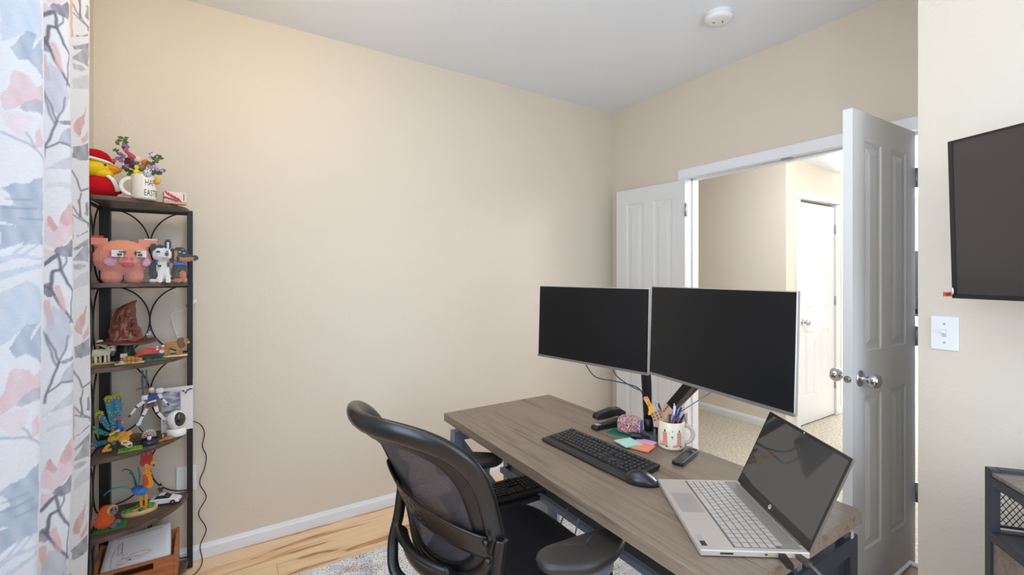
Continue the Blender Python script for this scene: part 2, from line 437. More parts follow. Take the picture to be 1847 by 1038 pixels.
def door_leaf_mb(w, h, t, panels):
    mb = MB(); door_face(mb, w, h, panels, 0, -1); door_face(mb, w, h, panels, t, 1)
    for a, b in (((0, 0), (w, 0)), ((w, 0), (w, h)), ((w, h), (0, h)), ((0, h), (0, 0))):
        mb.add([(a[0], 0, a[1]), (b[0], 0, b[1]), (b[0], t, b[1]), (a[0], t, a[1])], [(0, 1, 2, 3)])
    return mb
def hinge_at(parent, x, y, z, dx=0, label=None):
    mb = MB(); mb.cyl((x, y, z-.045), (x, y, z+.045), .006, n=12)
    mb.box((x+.014, y+.003, z), (.026, .002, .088)); mb.box((x-.003, y+.016, z), (.002, .028, .088))
    for k in (-.028, 0, .028): mb.cyl((x+.018, y+.0015, z+k), (x+.018, y-.0005, z+k), .003, n=8)
    return mb.build('hinge', NICKEL, parent)
def knob_mb(sgn):
    mb = MB(); R = rotm(90 if sgn < 0 else -90)
    mb.lathe([(0, 0), (.033, 0), (.033, .003), (.028, .007), (.014, .009), (.011, .012), (.011, .026), (.015, .030), (.024, .036), (.0285, .046), (.0285, .056), (.022, .066), (.010, .071), (0, .072)], n=36, R=R)
    return mb
def four_panels(w, h):
    a, mgap = .100, .090; pw = (w-2*a-mgap)/2
    return [(a, a+pw, .27, .895), (a+pw+mgap, w-a, .27, .895), (a, a+pw, 1.075, h-.115), (a+pw+mgap, w-a, 1.075, h-.115)]
LW, LH, LT = .602, 2.045, .034
# right leaf, swung ninety degrees into the room: local x from hinge to latch
def door_leaf(name, hinge, latch, label, knobs, side):
    ang = math.degrees(math.atan2(latch[1]-hinge[1], latch[0]-hinge[0]))
    r = bpy.data.objects.new(name, None); C.objects.link(r); r.location = (hinge[0], hinge[1], .014); r.rotation_euler = (0, 0, math.radians(ang))
    r['kind'] = 'structure'; r['label'] = label
    w = math.hypot(latch[0]-hinge[0], latch[1]-hinge[1])
    mb = door_leaf_mb(w, LH, LT, four_panels(w, LH))
    if side < 0: mb.v = [(x, -y, z) for x, y, z in mb.v]
    mb.build('door_panel', DOORW, r)
    for z in (.385, 1.105, 1.835):
        if side < 0:
            m = MB(); m.cyl((-.006, .004, z-.045), (-.006, .004, z+.045), .006, n=12); m.box((-.0005, -.014, z), (.002, .030, .088)); m.box((-.004, .008, z), (.002, .018, .088)); m.build('hinge', NICKEL, r)
        else:
            m = MB(); m.cyl((-.006, -.004, z-.045), (-.006, -.004, z+.045), .006, n=12); m.box((-.0005, .014, z), (.002, .030, .088))
            m.box((-.020, .002, z), (.026, .0025, .088)); m.build('hinge', NICKEL, r)
    if knobs:
        for sg, yy in ((-1, 0), (1, LT)) if side > 0 else ((1, 0), (-1, -LT)):
            m = knob_mb(sg); m.v = [(x+w-.062, y+yy, z+.972) for x, y, z in m.v]; m.build('door_knob', CHROME, r)
        m = MB(); yy = LT/2*(1 if side > 0 else -1)
        m.cyl((w-.002, yy, .972), (w+.0012, yy, .972), .0135, n=28); m.cyl((w, yy, .972), (w+.010, yy, .972), .0085, n=16); m.build('latch', CHROME, r)
    return r
R_leaf = door_leaf('door_1', (2.682, .757), (2.083, .779), 'open right leaf of the double door with polished egg knobs', True, -1)
L_leaf = door_leaf('door_2', (2.682, 1.990), (2.629, 2.583), 'left leaf of the double door folded back against the wall', False, -1)
m = MB(); m.box((.595+.002, -LT-.004, LH/2), (.026, .008, LH)); m.build('astragal_strip', DOORW, L_leaf, bevel=.001)

# closet door in the hall wall
m = MB()
for x in (4.398, 5.182): m.box((x, 2.066, 1.05), (.064, .016, 2.1))
m.box((4.79, 2.066, 2.132), (.848, .016, .064))
struct('trim_5', m, TRIM, 'white casing around the far hall door', bevel=.003)
hd = bpy.data.objects.new('door_3', None); C.objects.link(hd); hd.location = (4.438, 2.078, .012); hd['kind'] = 'structure'; hd['label'] = 'closed white four panel door in the bright hall'
w3 = .704; pn = [(.11, .30, .25, .86), (.404, .594, .25, .86), (.11, .30, 1.05, 1.92), (.404, .594, 1.05, 1.92)]
door_leaf_mb(w3, 2.06, .035, pn).build('door_panel', TRIM, hd)
m = knob_mb(-1); m.v = [(x+.065, y, z+.95) for x, y, z in m.v]; m.build('door_knob', CHROME, hd)
for z in (.3, 1.13, 1.84):
    m = MB(); m.cyl((w3+.004, -.006, z-.045), (w3+.004, -.006, z+.045), .006, n=10); m.box((w3+.01, -.002, z), (.03, .002, .088)); m.build('hinge', NICKEL, hd)

# window glass + frames
def glass_mat():
    m = bpy.data.materials.new('window_glass'); m.use_nodes = True; nt = m.node_tree; N, L = nt.nodes, nt.links
    N.remove(N['Principled BSDF']); t = N.new('ShaderNodeBsdfTransparent'); g = N.new('ShaderNodeBsdfGlossy'); g.inputs['Roughness'].default_value = .02
    mx = N.new('ShaderNodeMixShader'); mx.inputs[0].default_value = .06; L.new(t.outputs[0], mx.inputs[1]); L.new(g.outputs[0], mx.inputs[2]); L.new(mx.outputs[0], N['Material Output'].inputs[0])
    return m
GLASS = glass_mat()
def window(name, c, w, h, axis, label):
    r = bpy.data.objects.new(name, None); C.objects.link(r); r.location = c; r['kind'] = 'structure'; r['label'] = label
    if axis == 'x': r.rotation_euler = (0, 0, math.radians(90))
    m = MB(); f = .045
    m.box((0, 0, h/2-f/2), (w, .06, f)); m.box((0, 0, -h/2+f/2), (w, .06, f)); m.box((-w/2+f/2, 0, 0), (f, .06, h-2*f)); m.box((w/2-f/2, 0, 0), (f, .06, h-2*f)); m.box((0, 0, 0), (.035, .05, h-2*f))
    m.build('window_frame', TRIM, r)
    m = MB(); m.box((0, 0, 0), (w-2*f, .004, h-2*f)); m.build('pane', GLASS, r)
window('window_1', (XL-.085, (wy0+wy1)/2, (wz0+wz1)/2), wy1-wy0, wz1-wz0, 'x', 'window in the left wall behind the flowered curtain')
window('window_2', (1.1, -1.76, 1.3), 1.6, 1.6, 'y', 'added window behind the camera, shaped for the fill light')  # unseen opening, placed and sized to suit the rear fill
window('window_3', (8.05, 3.1, 1.45), 2.8, 1.7, 'x', 'loft window beyond the hall')
m = MB(); m.box((XL+.03, (wy0+wy1)/2, wz0-.015), (.09, wy1-wy0+.08, .03)); struct('trim_6', m, TRIM, 'window sill', bevel=.003)

# ------------------------------------------------------------------ small fixed things
# smoke detector
t = thing('smoke_detector', 'round white smoke detector on the ceiling', 'smoke detector', (2.135, 1.385, ZC))
m = MB(); m.lathe([(0, 0), (.068, 0), (.068, -.010), (.064, -.011), (.064, -.0135), (.067, -.015), (.066, -.030), (.060, -.037), (.045, -.040), (0, -.041)], n=48); m.build('housing', mat((232, 232, 230), .4), t)
m = MB(); m.box((.018, -.012, -.041), (.020, .004, .002), rotm(0, 0, 35)); m.build('vent_slot', mat((90, 90, 90), .5), t)
m = MB(); m.box((-.012, .018, -.041), (.012, .004, .002), rotm(0, 0, -20)); m.build('vent_slot', mat((90, 90, 90), .5), t)
# ceiling lamp (above the picture, lights the room)
t = thing('ceiling_light', 'round recessed ceiling light near the back wall, above the frame', 'light', (.15, 1.75, ZC))
m = MB(); m.lathe([(0, 0), (.10, 0), (.10, -.025), (.09, -.03), (0, -.03)], n=40); m.build('canopy', NICKEL, t)
t = thing('fill_panel', 'added flat square fill light panel above the frame', 'light', (.18, .95, ZC))  # body for the added overhead fill
m = MB(); m.box((0, 0, -.012), (1.16, 1.16, .024)); m.build('panel_frame', TRIM, t, bevel=.003)
t = thing('fill_lamp', 'added unseen fill lamp shining at the ceiling, behind the camera', 'floor lamp', (-.05, -1.25, 0))  # body for the added ceiling uplight
m = MB(); m.cyl((0, 0, 0), (0, 0, .02), .13); m.build('base', NICKEL, t)
m = MB(); m.cyl((0, 0, .02), (0, 0, 1.64), .011); m.build('pole', NICKEL, t)
m = MB(); m.lathe([(.03, 1.62), (.12, 1.66), (.19, 1.71), (.195, 1.71), (.12, 1.65), (.03, 1.61)], n=32); m.build('lamp_shade', TRIM, t)

# light switch on the TV wall
t = thing('light_switch', 'white single toggle light switch plate below the television', 'light switch', (XT, .5135, 1.199))
WP = mat((238, 239, 242), .3, name='white_plastic')
m = MB(); m.box((-.003, 0, 0), (.006, .0715, .116)); m.build('wall_plate', WP, t, bevel=.0025, seg=3)
m = MB(); m.box((-.0065, 0, 0), (.002, .011, .026)); m.build('toggle_slot', mat((200, 200, 203), .4), t)
m = MB(); m.box((-.012, 0, .004), (.014, .0085, .010), rotm(0, 25, 0)); m.build('toggle', WP, t, bevel=.001)
for z in (.032, -.032):
    m = MB(); m.cyl((-.0055, 0, z), (-.0072, 0, z), .0032, n=12); m.build('screw', NICKEL, t)
# outlet
t = thing('blank_wall_plate', 'white blank wall plate on the back wall behind the corner shelf', 'wall plate', (-.160, YB, .407))
m = MB(); m.box((0, -.003, 0), (.078, .006, .122)); m.build('wall_plate', WP, t, bevel=.0025, seg=3)
for z in (.042, -.042):
    m = MB(); m.cyl((0, -.0055, z), (0, -.0068, z), .003, n=12); m.build('screw', WP, t)

# ------------------------------------------------------------------ television on its arm
fx, fy = (.369/.99957, .929/.99957)         # horizontal direction of the panel, away from the camera
tv_c0 = Vector((1.905, .4470, 1.3285))       # lower far corner
t = thing('television', 'large black flat television on the wall at the right edge', 'television')
hv = Vector((fx, fy, 0)).normalized(); nv = Vector((-hv.y, hv.x, 0)); tilt = math.radians(2.1)
upv = (Vector((0, 0, 1))*math.cos(tilt)+nv*math.sin(tilt)).normalized(); nn = hv.cross(upv).normalized()
if nn.dot(nv) < 0: nn = -nn
TW, THt = .86, .484
def tvp(a, b, d): return tuple(tv_c0-hv*a+upv*b-nn*d)
def tvbox(a0, a1, b0, b1, d0, d1, mb=None, mi=0):
    mb = mb or MB(); vs = [tvp(a, b, d) for d in (d0, d1) for b in (b0, b1) for a in (a0, a1)]
    return mb.add(vs, [(0, 1, 3, 2), (4, 6, 7, 5), (0, 4, 5, 1), (2, 3, 7, 6), (0, 2, 6, 4), (1, 5, 7, 3)], mi)
tvbox(0, TW, 0, THt, 0, .035).build('housing', mat((26, 25, 25), .4), t, bevel=.003)
bz = MB()
for q in ((0, TW, 0, .013), (0, TW, THt-.006, THt), (0, .012, .013, THt-.006), (TW-.012, TW, .013, THt-.006)): tvbox(q[0], q[1], q[2], q[3], -.003, .0, bz)
bz.build('bezel', mat((38, 36, 35), .3), t)
def screen_mat(name, col, rough, spec=.5):
    return mat(col, rough, name=name, spec=spec)
tvbox(.012, TW-.012, .013, THt-.006, -.0006, .0).build('screen', mat((62, 57, 56), .16, name='tv_screen', spec=.6), t)
m = MB(); a = Vector(tvp(.40, .24, .035)); m.beam(a, (a.x+.10, a.y, a.z), .05, .04); m.beam((a.x+.10, a.y, a.z), (XT, a.y+.02, a.z), .05, .05); m.box((XT-.006, a.y+.02, a.z), (.012, .12, .25)); m.build('wall_arm', BLKM, t)
t = thing('sticker_tag', 'small orange tag hanging off the lower corner of the television', 'tag')
q = Vector(tvp(0, .012, -.006)); m = MB(); m.box((0, 0, 0), (.004, .020, .014), rotm(0, 0, 30)); m.v = [tuple(Vector(v)+q+Vector((-.002, .008, 0))) for v in m.v]; m.build('tag_body', mat((200, 70, 40), .5), t)
m = MB(); m.box((0, 0, 0), (.001, .009, .006), rotm(0, 0, 30)); m.v = [tuple(Vector(v)+q+Vector((-.0050, .0065, 0))) for v in m.v]; m.build('dark_mark', mat((60, 30, 25), .5), t)
m = MB(); m.ell(q+Vector((-.006, -.004, .010)), (.004, .004, .012), 10, 6); m.build('clip', mat((200, 200, 205), .2, .6), t)

# ================================================================== CURTAIN
def build_curtain():
    key = [(-.44, 1.02), (-.40, 1.06), (-.345, 1.10), (-.36, 1.15), (-.43, 1.20), (-.425, 1.26), (-.36, 1.31), (-.332, 1.345), (-.35, 1.385), (-.425, 1.43), (-.445, 1.49), (-.41, 1.545), (-.35, 1.578), (-.338, 1.605),
           (-.36, 1.63), (-.435, 1.67), (-.445, 1.75), (-.415, 1.83), (-.375, 1.878), (-.358, 1.906), (-.385, 1.932), (-.44, 1.945)]
    path = [Vector((p.x, p.y, 0)) for p in smooth_path([(x, y, 0) for x, y in key], 14)]
    cum = [0]
    for a, b in zip(path, path[1:]): cum.append(cum[-1]+(b-a).length)
    cum = np.array(cum); px = np.array([px_of(p.x, p.y) for p in path])
    PX = np.array([p.x for p in path]); PY = np.array([p.y for p in path])
    # cloth coordinate of the visible stretches: for each fold the stretch facing the room
    def stretch(a, b):      # key indices
        return a*14, b*14
    st = {1: stretch(4, 7), 2: stretch(10, 13), 3: stretch(16, 19)}
    def to_s(panel, x):
        a, b = st[panel]; i = np.arange(a, b+1); o = np.argsort(px[i]); return float(np.interp(x, px[i][o], cum[i][o]))
    def depth(panel, x):
        a, b = st[panel]; i = np.arange(a, b+1); o = np.argsort(px[i]); return float(np.interp(x, px[i][o], (PX*KC+PY*KS)[i][o]))
    def cl(panel, pts): return [(to_s(panel, x), HC-(y-496)/FPX*depth(panel, x)) for x, y in pts]
    ds = .0023; ns = int(cum[-1]/ds)+1; s_ax = np.linspace(0, cum[-1], ns)
    zt, zb = 2.36, .02; nz = int((zt-zb)/.0030); z_ax = np.linspace(zb, zt, nz)
    per = .61
    SS, ZZ = np.meshgrid(s_ax, z_ax)
    rs = np.random.RandomState(4)
    # hand-printed wobble of the outlines
    wob = .0018
    S2 = SS+wob*np.sin(ZZ*61+SS*23)*.6+wob*.5*np.sin(ZZ*143+1.3); Z2 = ZZ+wob*np.sin(SS*71+ZZ*31)*.6
    col = np.zeros(SS.shape+(3,)); col[:] = lin((230, 228, 228))
    def inside(poly, s, z):
        c = np.zeros(s.shape, bool); n = len(poly)
        for i in range(n):
            x0, y0 = poly[i]; x1, y1 = poly[(i+1) % n]
            if y0 == y1: continue
            cond = ((y0 > z) != (y1 > z)) & (s < (x1-x0)*(z-y0)/(y1-y0)+x0); c ^= cond
        return c
    def paint(mask, c, a=.9):
        v = np.array(lin(c)); w = np.array(lin((238, 237, 238)))
        streak = .82+.18*np.sin(SS*190+ZZ*40)*np.sin(ZZ*57+SS*13)
        k = (a*streak[mask])[..., None]; col[mask] = col[mask]*(1-k)+v*k
    def poly(panel, pts, c, a=.9):
        P = cl(panel, pts); zs = [p[1] for p in P]
        for k in range(-5, 6):
            Q = [(s, z+k*per) for s, z in P]
            if max(zs)+k*per < zb or min(zs)+k*per > zt: continue
            i0 = max(0, int((min(q[1] for q in Q)-zb-.02)/(zt-zb)*nz)); i1 = min(nz, int((max(q[1] for q in Q)-zb+.02)/(zt-zb)*nz)+2)
            mk = np.zeros(SS.shape, bool); mk[i0:i1] = inside(Q, S2[i0:i1], Z2[i0:i1]); paint(mk, c, a)
    def line(panel, pts, w, c, a=.95):
        P = cl(panel, pts); w = max(w*.0015, .0040)
        for k in range(-5, 6):
            if max(p[1] for p in P)+k*per < zb or min(p[1] for p in P)+k*per > zt: continue
            i0 = max(0, int((min(p[1] for p in P)+k*per-zb-.02)/(zt-zb)*nz)); i1 = min(nz, int((max(p[1] for p in P)+k*per-zb+.02)/(zt-zb)*nz)+2); sl_ = slice(i0, i1); best = np.full(S2[sl_].shape, 9.0)
            for (s0, z0), (s1, z1) in zip(P, P[1:]):
                z0 += k*per; z1 += k*per; dx, dz = s1-s0, z1-z0; L2 = dx*dx+dz*dz+1e-9
                t = np.clip(((S2[sl_]-s0)*dx+(Z2[sl_]-z0)*dz)/L2, 0, 1)
                best = np.minimum(best, np.hypot(S2[sl_]-(s0+t*dx), Z2[sl_]-(z0+t*dz)))
            aa = np.clip((w/2-best)/.0028+.5, 0, 1)*a; v_ = np.array(lin(c)); k_ = aa[..., None]; col[sl_] = col[sl_]*(1-k_)+v_*k_
    BG = (196, 206, 218); BD = (163, 176, 192); PK = (226, 192, 194); PD = (214, 164, 158); GY = (183, 185, 194); DK = (118, 117, 126)
    # first fold
    poly(1, [(-6, -30), (45, -28), (66, -5), (73, 20), (74, 62), (60, 70), (45, 52), (30, 60), (12, 67), (-6, 70)], BG)
    poly(1, [(45, 50), (62, 60), (50, 85), (74, 66), (74, 140), (62, 122), (45, 105), (28, 106), (12, 82), (30, 62)], BD)
    poly(1, [(18, 122), (30, 126), (50, 138), (60, 155), (74, 150), (74, 202), (50, 197), (30, 187), (0, 197), (-6, 170), (8, 148)], PK)
    poly(1, [(28, 190), (40, 180), (56, 176), (74, 182), (74, 206), (58, 200), (44, 198), (34, 196)], GY)
    poly(1, [(-6, 200), (28, 198), (38, 203), (55, 207), (50, 226), (40, 246), (20, 242), (4, 224)], (233, 214, 216), .8)
    poly(1, [(58, 234), (68, 230), (74, 262), (56, 264)], PK)
    line(1, [(-6, 236), (22, 248), (45, 256), (60, 268), (74, 284)], 3, GY)
    line(1, [(40, 236), (50, 250), (56, 262)], 3, GY)
    poly(1, [(-6, 336), (20, 328), (45, 331), (55, 322), (74, 318), (74, 442), (50, 438), (20, 446), (-6, 452), (-6, 370), (22, 368), (6, 345)], BD, .88)
    poly(1, [(-6, 400), (12, 402), (26, 408), (10, 406), (-6, 405)], (236, 236, 238), 1)
    line(1, [(2, 372), (60, 376)], 1.6, (140, 152, 168), .6); line(1, [(4, 356), (50, 360)], 1.4, (140, 152, 168), .5); line(1, [(30, 392), (72, 396)], 1.6, (140, 152, 168), .5)
    poly(1, [(-6, 452), (38, 436), (10, 462), (-6, 470)], (236, 236, 240), 1); line(1, [(20, 458), (46, 436)], 3, BG); line(1, [(34, 462), (64, 438)], 3, BG)
    poly(1, [(-6, 462), (36, 458), (74, 464), (74, 470), (30, 466), (-6, 476)], BG); poly(1, [(-6, 492), (74, 474), (74, 482), (-6, 505)], BG)
    # second fold
    poly(2, [(72, 410), (80, 390), (86, 387), (94, 400), (100, 407), (107, 387), (125, 366), (131, 365), (131, 412), (122, 432), (100, 450), (84, 444), (72, 436)], (228, 200, 200))
    poly(2, [(80, 404), (82, 390), (86, 387), (92, 396), (99, 410), (94, 418)], PD); poly(2, [(104, 400), (107, 386), (125, 366), (127, 404), (114, 408)], PD, .7)
    poly(2, [(72, 447), (84, 452), (96, 454), (88, 462), (76, 470), (72, 470)], (230, 198, 194))
    poly(2, [(93, 452), (100, 445), (116, 442), (125, 432), (128, 436), (127, 463), (112, 463), (98, 459)], DK)
    line(2, [(73, 478), (84, 470), (96, 462)], 6, DK)
    line(2, [(101, 460), (103, 480), (108, 492), (118, 512), (127, 524)], 4.5, (125, 124, 134))
    line(2, [(116, 462), (115, 472), (106, 486)], 1.6, (140, 140, 150))
    line(2, [(104, 488), (92, 490), (89, 500), (88, 516), (86, 522)], 5, DK)
    line(2, [(78, 516), (88, 522), (94, 538), (104, 552), (118, 570), (127, 582)], 4, (125, 124, 134))
    line(2, [(127, 524), (124, 545), (123, 582)], 2.4, (128, 128, 138))
    poly(2, [(72, 512), (84, 510), (92, 520), (96, 534), (80, 536), (72, 530)], DK)
    line(2, [(100, 520), (104, 538), (110, 560)], 8, (224, 180, 174), .75)
    line(2, [(78, 546), (82, 566), (88, 584)], 9, (222, 176, 168), .75)
    poly(2, [(90, 552), (108, 560), (122, 580), (126, 600), (118, 625), (106, 645), (92, 634), (76, 606), (82, 580)], (196, 197, 206), .85)
    line(2, [(72, 600), (84, 632), (98, 662)], 3, (150, 150, 160)); line(2, [(76, 606), (90, 630), (103, 655)], 3, (140, 140, 150)); line(2, [(118, 606), (112, 634), (103, 655)], 3, (150, 150, 160))
    line(2, [(103, 655), (92, 680), (82, 700), (76, 730)], 3.4, (128, 128, 138))
    poly(2, [(103, 656), (120, 648), (131, 640), (131, 648), (112, 659)], DK, .8)
    poly(2, [(102, 692), (112, 672), (122, 660), (131, 652), (131, 690), (112, 694)], GY); line(2, [(82, 710), (104, 692), (131, 690)], 3, (135, 135, 145))
    poly(2, [(72, 756), (90, 742), (108, 722), (131, 702), (131, 728), (106, 740), (84, 748)], (198, 199, 206), .85)
    poly(2, [(80, 776), (110, 762), (131, 757), (131, 766), (100, 774), (80, 784)], (214, 212, 218), .85)
    # third fold
    line(3, [(131, 8), (138, 22), (146, 33), (158, 48), (160, 56)], 2.6, (128, 128, 138)); line(3, [(143, 0), (144, 18), (147, 33)], 2, (128, 128, 138))
    line(3, [(128, 0), (130, 40), (130, 66)], 4, (228, 178, 160))
    poly(3, [(132, 62), (144, 66), (160, 62), (160, 66), (140, 67)], DK, .8)
    poly(3, [(131, 83), (144, 82), (160, 78), (160, 89), (134, 89)], (140, 140, 148)); poly(3, [(131, 104), (148, 90), (160, 88), (160, 121), (150, 114), (136, 108)], (158, 160, 168)); poly(3, [(131, 113), (146, 117), (157, 126), (150, 128), (134, 124)], (176, 177, 184))
    poly(3, [(131, 142), (145, 136), (160, 136), (160, 160), (134, 160)], (205, 204, 210))
    poly(3, [(133, 228), (138, 215), (150, 208), (156, 192), (153, 222), (146, 246), (138, 240)], PD)
    poly(3, [(146, 250), (154, 244), (160, 236), (160, 250), (150, 258)], PD, .8)
    poly(3, [(131, 264), (144, 262), (160, 258), (160, 288), (146, 289), (133, 284)], (138, 139, 147))
    line(3, [(130, 306), (138, 322), (147, 344), (160, 340)], 3, (125, 125, 134)); line(3, [(147, 348), (144, 372), (144, 392)], 3, (135, 135, 145)); line(3, [(133, 388), (146, 396), (160, 402)], 2.4, (135, 135, 145))
    poly(3, [(153, 386), (156, 366), (160, 364), (160, 390)], DK, .85)
    weave = 1-.035*rs.rand(*SS.shape); col *= weave[..., None]
    # geometry: folds tighten a little towards the hem
    xx = np.interp(s_ax, cum, PX); yy = np.interp(s_ax, cum, PY)
    X = np.tile(xx, (nz, 1)); Y = np.tile(yy, (nz, 1))
    k = ((1.4-ZZ)/1.4)
    X = X-.014*np.clip((.95-ZZ)/.9, 0, 1)+.003*np.sin(ZZ*3.1+SS*5); Y = Y+.010-.022*((ZZ-1.30)/1.1)**2+.003*np.sin(ZZ*2.3+SS*9)
    V = np.stack([X, Y, ZZ], -1).reshape(-1, 3)
    a = (np.arange(nz-1)[:, None]*ns+np.arange(ns-1)[None]).reshape(-1); F = np.stack([a, a+1, a+ns+1, a+ns], -1)
    me = bpy.data.meshes.new('curtain'); me.from_pydata(V.tolist(), [], F.tolist()); me.polygons.foreach_set('use_smooth', [True]*len(F))
    ca = me.color_attributes.new('print', 'FLOAT_COLOR', 'POINT'); ca.data.foreach_set('color', np.concatenate([col.reshape(-1, 3), np.ones((ns*nz, 1))], 1).reshape(-1))
    m = bpy.data.materials.new('flower_print_linen'); m.use_nodes = True; nt = m.node_tree; N, L = nt.nodes, nt.links; N.remove(N['Principled BSDF'])
    at = N.new('ShaderNodeAttribute'); at.attribute_name = 'print'
    tc = N.new('ShaderNodeTexCoord')
    mp = N.new('ShaderNodeMapping'); mp.inputs['Scale'].default_value = (60, 60, 640); L.new(tc.outputs['Object'], mp.inputs[0])
    nz1 = N.new('ShaderNodeTexNoise'); nz1.inputs['Scale'].default_value = 1; nz1.inputs['Detail'].default_value = 3; L.new(mp.outputs[0], nz1.inputs['Vector'])
    rr = ramp(N, [(.3, (228, 228, 228)), (.7, (255, 255, 255))]); L.new(nz1.outputs[0], rr.inputs[0])
    mx0 = N.new('ShaderNodeMix'); mx0.data_type = 'RGBA'; mx0.blend_type = 'MULTIPLY'; mx0.inputs[0].default_value = .35; L.new(at.outputs['Color'], mx0.inputs[6]); L.new(rr.outputs[0], mx0.inputs[7])
    d = N.new('ShaderNodeBsdfDiffuse'); tr = N.new('ShaderNodeBsdfTranslucent'); L.new(mx0.outputs[2], d.inputs[0]); L.new(mx0.outputs[2], tr.inputs[0])
    mx = N.new('ShaderNodeMixShader'); mx.inputs[0].default_value = .26; L.new(d.outputs[0], mx.inputs[1]); L.new(tr.outputs[0], mx.inputs[2]); L.new(mx.outputs[0], N['Material Output'].inputs[0])
    me.materials.append(m)
    t = thing('curtain', 'white curtain printed with pink magnolias and grey leaves at the left edge', 'curtain', (0, 0, 0))
    o = bpy.data.objects.new('curtain_panel', me); C.objects.link(o); o.parent = t
    # rod and grommets above the frame
    r = thing('curtain_rod', 'dark curtain rod over the left window, above the frame', 'curtain rod')
    mb = MB(); mb.cyl((-.405, -.15, 2.33), (-.405, 2.02, 2.33), .011); mb.build('rod', BLKM, r)
    mb = MB(); mb.ell((-.405, 2.035, 2.33), .022); mb.build('finial', BLKM, r)
    for y in (-.1, .85, 1.97):
        mb = MB(); mb.beam((XL, y, 2.33), (-.405, y, 2.33), .012, .012); mb.box((XL+.003, y, 2.33), (.006, .03, .07)); mb.build('bracket', BLKM, r)
build_curtain()

# ================================================================== RUG
t = thing('area_rug', 'speckled off-white rug with grey and faded red patches under the desk and chair', 'rug', (1.05, 1.25, 0))
m = MB(); m.box((0, .1125, .004), (1.72, 1.885, .008)); m.build('rug_pile', rug_mat(), t, bevel=.002)

# ================================================================== DESK
DX0, DX1, DY0, DY1, DZ = .882, 1.510, .541, 1.992, .740
desk_wood = wood_mat('grey_walnut_laminate', [(.25, (86, 71, 59)), (.40, (112, 96, 82)), (.50, (134, 117, 100)), (.60, (120, 103, 88)), (.78, (148, 131, 113))], scale=(40, 1.7, 40), rough=.42, dist=.5, nscale=1)
t = thing('desk', 'long grey-brown wood grain desk on a dark metal frame', 'desk', ((DX0+DX1)/2, (DY0+DY1)/2, 0))
ox, oy = (DX0+DX1)/2, (DY0+DY1)/2
def DB(name, boxes, m, bevel=0, beams=()):
    mb = MB()
    for x0, x1, y0, y1, z0, z1 in boxes: mb.box(((x0+x1)/2-ox, (y0+y1)/2-oy, (z0+z1)/2), (x1-x0, y1-y0, z1-z0))
    for p0, p1, w, h in beams: mb.beam((p0[0]-ox, p0[1]-oy, p0[2]), (p1[0]-ox, p1[1]-oy, p1[2]), w, h)
    return mb.build(name, m, t, bevel=bevel)
DB('desktop', [(DX0, DX1, DY0, DY1, DZ-.036, DZ)], desk_wood, .0015)
steel = mat((122, 130, 145), .42, .2, name='lit_steel')  # bluish highlight of the lit frame put into the steel colour
RZ = .668
for y, steel in ((.572, mat((50, 53, 62), .4, .2, name='unlit_steel')), (1.935, steel)):  # same frame steel: darker unlit copy near the laptop, lit copy far
    y0, y1 = y-.022, y+.022
    DB('end_frame', [(.900, .944, y0, y1, .008, RZ-.044), (1.462, 1.506, y0, y1, .008, RZ-.044), (.900, 1.506, y0, y1, RZ-.044, RZ), (.944, 1.462, y0, y1, .03, .07)], steel, .002)
    DB('cross_brace', [], steel, 0, [((.938, y, RZ-.05), (1.19, y, .27), .028, .028), ((1.205, y, RZ-.044), (1.205, y, .07), .036, .028)])
    for x in (.95, 1.2, 1.465):
        DB('spacer', [(x-.012, x+.012, y-.012, y+.012, RZ, DZ-.036)], NICKEL)
DB('back_rail', [(1.470, 1.500, .594, 1.913, RZ-.044, RZ-.004)], steel, .002)
DB('front_rail', [(1.145, 1.165, .594, 1.913, .425, .450)], mat((112, 120, 136), .4, .2), .002)
DB('under_shelf', [(1.166, 1.500, .594, 1.913, .430, .446)], mat((28, 30, 36), .45), .001)
DB('side_shelf', [(.905, 1.145, 1.575, 1.775, .430, .446)], mat((30, 32, 38), .45), .001)
DB('shelf_post', [(1.150, 1.180, 1.50, 1.53, .008, .43)], mat((118, 125, 138), .4, .2), .002)
DB('end_panel', [(.944, 1.462, .566, .574, .07, RZ-.044)], mat((44, 48, 58), .25), 0)
DB('corner_foot', [(1.455, 1.470, .546, .549, RZ+.004, RZ+.024)], mat((170, 170, 172), .4), .004)

